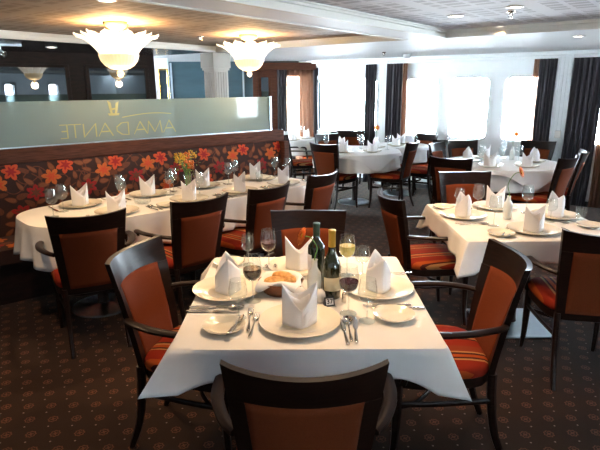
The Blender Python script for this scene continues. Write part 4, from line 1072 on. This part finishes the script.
# ------------------------------------------------------------------ chandeliers
def chandelier(loc, label, sc=1.0, rz=0):
    t = thing('chandelier', label, 'chandelier', loc, rz, 'frosted glass chandeliers')
    t.scale = (sc, sc, sc)
    cn = MB().lathe([(.135, 0), (.130, -.02), (.10, -.055), (.05, -.08), (.02, -.09), (.0001, -.092)], 36).build('canopy', 'gold', t)
    MB().lathe([(.012, -.09), (.012, -.16), (.022, -.17), (.012, -.18), (.012, -.40), (.03, -.41)], 16).build('stem', 'gold', cn)
    for tier, (n, R1, z1, w, off) in enumerate(((10, .425, -.125, .20, 0), (10, .36, -.095, .18, .5))):
        for k in range(n):
            a = 2 * PI * (k + off) / n; c, s = math.cos(a), math.sin(a); rows = []
            for i in range(11):
                u = i / 10; rr = .192 - tier * .02 + (R1 - .175) * (.55 * u + .45 * u ** 2); z = -.335 + (z1 + .335) * (.75 * u + .25 * (1 - (1 - u) ** 2)) - .03 * max(0, u - .8)
                ww = w * (.62 + .38 * u) * (1 if u < .7 else (1 - ((u - .7) / .3) ** 2 * .75)); row = []
                for j in range(7):
                    v = -1 + j / 3; cup = -.03 * (v * v) * (1 - .2 * u); zz = z + (.010 * math.cos(v * PI * 2.5) if u > .85 else 0) - .02 * v * v * (u > .9)
                    row.append(((rr + cup) * c - v * ww / 2 * s, (rr + cup) * s + v * ww / 2 * c, zz))
                rows.append(row)
            m_ = MB(); m_.grid(rows); m_.build('petal_shade', 'petal', t, solid=.004, angle=180)
    bw = MB().lathe([(.205, -.325), (.200, -.345), (.185, -.39), (.15, -.435), (.10, -.465), (.04, -.48), (.0001, -.482)], 96, rib=(32, .018)).build('bowl_shade', 'bowl', t, angle=60)
    MB().lathe([(.018, -.475), (.022, -.485), (.036, -.505), (.038, -.52), (.028, -.54), (.010, -.552), (.0001, -.555)], 24, cap=False).build('finial', 'bowl', bw)
    li = bpy.data.lights.new('bulb', 'POINT'); li.energy = 30; li.color = (1, .55, .22); li.shadow_soft_size = .09
    lo = bpy.data.objects.new('bulb', li); COL.objects.link(lo); lo.parent = t; lo.location = (0, 0, -.20)
    li = bpy.data.lights.new('bulb', 'POINT'); li.energy = 10; li.color = (1, .66, .36); li.shadow_soft_size = .06
    lo = bpy.data.objects.new('bulb', li); COL.objects.link(lo); lo.parent = t; lo.location = (0, 0, -.60)
    return t
chandelier((-1.47, 4.455, ZG), 'nearer frosted petal chandelier, above the dark mirrored cabinets', .765)
chandelier((-.51, 5.55, ZG), 'farther frosted petal chandelier, right of the centre of the glass screen', .73, .2)
# ------------------------------------------------------------------ ceiling fittings
def downlight(x, y, z, label, power=0, col=(1, .64, .34), size=.045, blend=.8, ang=115):
    t = thing('downlight', label, 'ceiling light', (x, y, z), 0, 'recessed ceiling downlights') if label else thing('downlight', 'recessed downlight outside the picture', 'ceiling light', (x, y, z), 0, 'unseen ceiling downlights')
    MB().lathe([(size, -.001), (size * 1.35, -.001), (size * 1.35, -.006), (size * 1.0, -.008), (size, -.001)], 28, cap=False).build('trim_ring', 'fog', t)
    MB().lathe([(.0001, -.003), (size * .98, -.003), (size * .98, -.001)], 24, cap=False).build('lens', 'lamp', t)
    if power:
        li = bpy.data.lights.new('downlight_spot', 'SPOT'); li.energy = power; li.color = col; li.spot_size = R(ang); li.spot_blend = blend; li.shadow_soft_size = .05
        lo = bpy.data.objects.new('downlight_spot', li); COL.objects.link(lo); lo.parent = t; lo.location = (0, 0, -.02)
downlight(1.181, 4.201, ZK, 'round downlight in the grey coffer, left one of the pair', 30)
downlight(1.797, 4.918, ZK, 'round downlight in the grey coffer, right one of the pair', 30)
downlight(2.62, 5.16, ZC, 'faint downlight in the white soffit by the right windows', 12)
downlight(-2.80, 6.20, ZC, 'small downlight in the dark soffit above the cabinets', 10)
for (x, y, p) in ((.45, 3.3, 45), (.08, 2.50, 62), (.25, 1.95, 25), (1.45, 3.75, 45), (-.95, 1.4, 0)):
    downlight(x, y, ZK, None, p)
for (x, y, p) in ((-1.75, 2.6, 45), (-1.15, 3.35, 45)): downlight(x, y, ZG, None, p)
def sprinkler(x, y, z, label):
    t = thing('sprinkler', label, 'sprinkler', (x, y, z), 0, 'ceiling sprinklers')
    MB().lathe([(.03, 0), (.028, -.006), (.012, -.010), (.010, -.028), (.0001, -.03)], 16).build('sprinkler_body', 'chrome', t)
    MB().lathe([(.0001, -.045), (.018, -.045), (.018, -.047), (.0001, -.048)], 16, cap=False).build('deflector', 'chrome', t)
    MB().sweep([(-.012, 0, -.012), (-.014, 0, -.035), (0, 0, -.045), (.014, 0, -.035), (.012, 0, -.012)], .004, .004, ref=(0, 1, 0)).build('sprinkler_arm', 'chrome', t)
sprinkler(-1.02, 5.70, ZG, 'small sprinkler head in the warm coffer between the chandeliers')
sprinkler(1.143, 7.364, ZC, 'small sprinkler head in the white soffit before the windows')
sprinkler(1.514, 3.98, ZK, 'sprinkler head at the top picture edge in the grey coffer')
t = thing('ceiling_speaker', 'small pale ceiling device left of the far sprinkler, before the windows', 'ceiling fitting', (1.55, 7.85, ZC))
MB().lathe([(.06, 0), (.06, -.02), (.045, -.05), (.02, -.055), (.0001, -.056)], 24).build('speaker_body', 'fog', t)
MB().lathe([(.075, 0), (.075, -.006), (.06, -.008)], 24).build('speaker_flange', 'fog', t)
t = thing('track_spotlight', 'bright steel spotlight under the dark soffit at the left picture edge', 'spotlight', (-3.05, 5.70, ZC), R(30))
MB().box((0, 0, -.012), (.30, .035, .024)).build('track', 'steel', t, smooth=False, bevel=.003)
MB().sweep([(-.05, 0, -.02), (-.05, 0, -.07)], .015, .015, ref=(0, 1, 0), sub=1).build('bracket', 'steel', t)
o = MB().lathe([(.022, -.06), (.028, -.05), (.034, .05), (.030, .052), (.024, -.04), (.0001, -.045)], 20, cap=False).build('spot_head', 'chrome', t); o.location = (-.05, 0, -.09); o.rotation_euler = (R(115), 0, R(40))
# ------------------------------------------------------------------ light, camera, view
w = bpy.data.worlds.new('sky'); bpy.context.scene.world = w; w.use_nodes = True
bg = w.node_tree.nodes['Background']; bg.inputs[0].default_value = (.80, .91, 1, 1); bg.inputs[1].default_value = WORLD
def portal(fr, s0, s1, z0, z1):
    li = bpy.data.lights.new('window_portal', 'AREA'); li.shape = 'RECTANGLE'; li.size = abs(s1 - s0); li.size_y = z1 - z0; li.cycles.is_portal = True
    o = bpy.data.objects.new('window_portal', li); COL.objects.link(o); c = fpt(fr, (s0 + s1) / 2, .13, (z0 + z1) / 2); o.location = c
    (A, d) = fr; inward = Vector((-d[1], d[0], 0)); o.rotation_euler = inward.to_track_quat('-Z', 'Y').to_euler()
for a, b in wins: portal(WF_, a, b, ZB, ZH)
for a, b in fl_wins: portal(FL, a, b, .25, 1.85)
portal(f_right, .6, 1.22, ZB, ZH); portal(f_front, 2.75, 3.15, ZB, ZH); portal(f_front, 4.4, 4.75, ZB, ZH)
cam = bpy.data.cameras.new('camera'); co = bpy.data.objects.new('camera', cam); COL.objects.link(co)
cam.sensor_width = 36; cam.lens = 36 * 520 / 600; cam.clip_start = .05
P_ = math.atan(138 / 520); fwd = Vector((0, math.cos(P_), -math.sin(P_))); u0 = Vector((0, math.sin(P_), math.cos(P_))); r0 = Vector((1, 0, 0)); rl = R(.29)
rv = r0 * math.cos(rl) - u0 * math.sin(rl); uv = r0 * math.sin(rl) + u0 * math.cos(rl)
m4 = Matrix(((rv.x, uv.x, -fwd.x, 0), (rv.y, uv.y, -fwd.y, 0), (rv.z, uv.z, -fwd.z, 1.63), (0, 0, 0, 1)))
co.matrix_world = m4
sc = bpy.context.scene; sc.camera = co
sc.view_settings.view_transform = 'Standard'; sc.view_settings.look = 'None'; sc.view_settings.gamma = 1; sc.view_settings.use_curve_mapping = False
sc.view_settings.exposure = EXPO
cy = sc.cycles
cy.max_bounces = 8; cy.diffuse_bounces = 4; cy.glossy_bounces = 4; cy.transmission_bounces = 6; cy.transparent_max_bounces = 24; cy.sample_clamp_indirect = 0; cy.caustics_reflective = False; cy.caustics_refractive = False
cy.use_denoising = True
try: cy.denoiser = 'OPENIMAGEDENOISE'; cy.denoising_input_passes = 'RGB_ALBEDO_NORMAL'
except Exception: pass
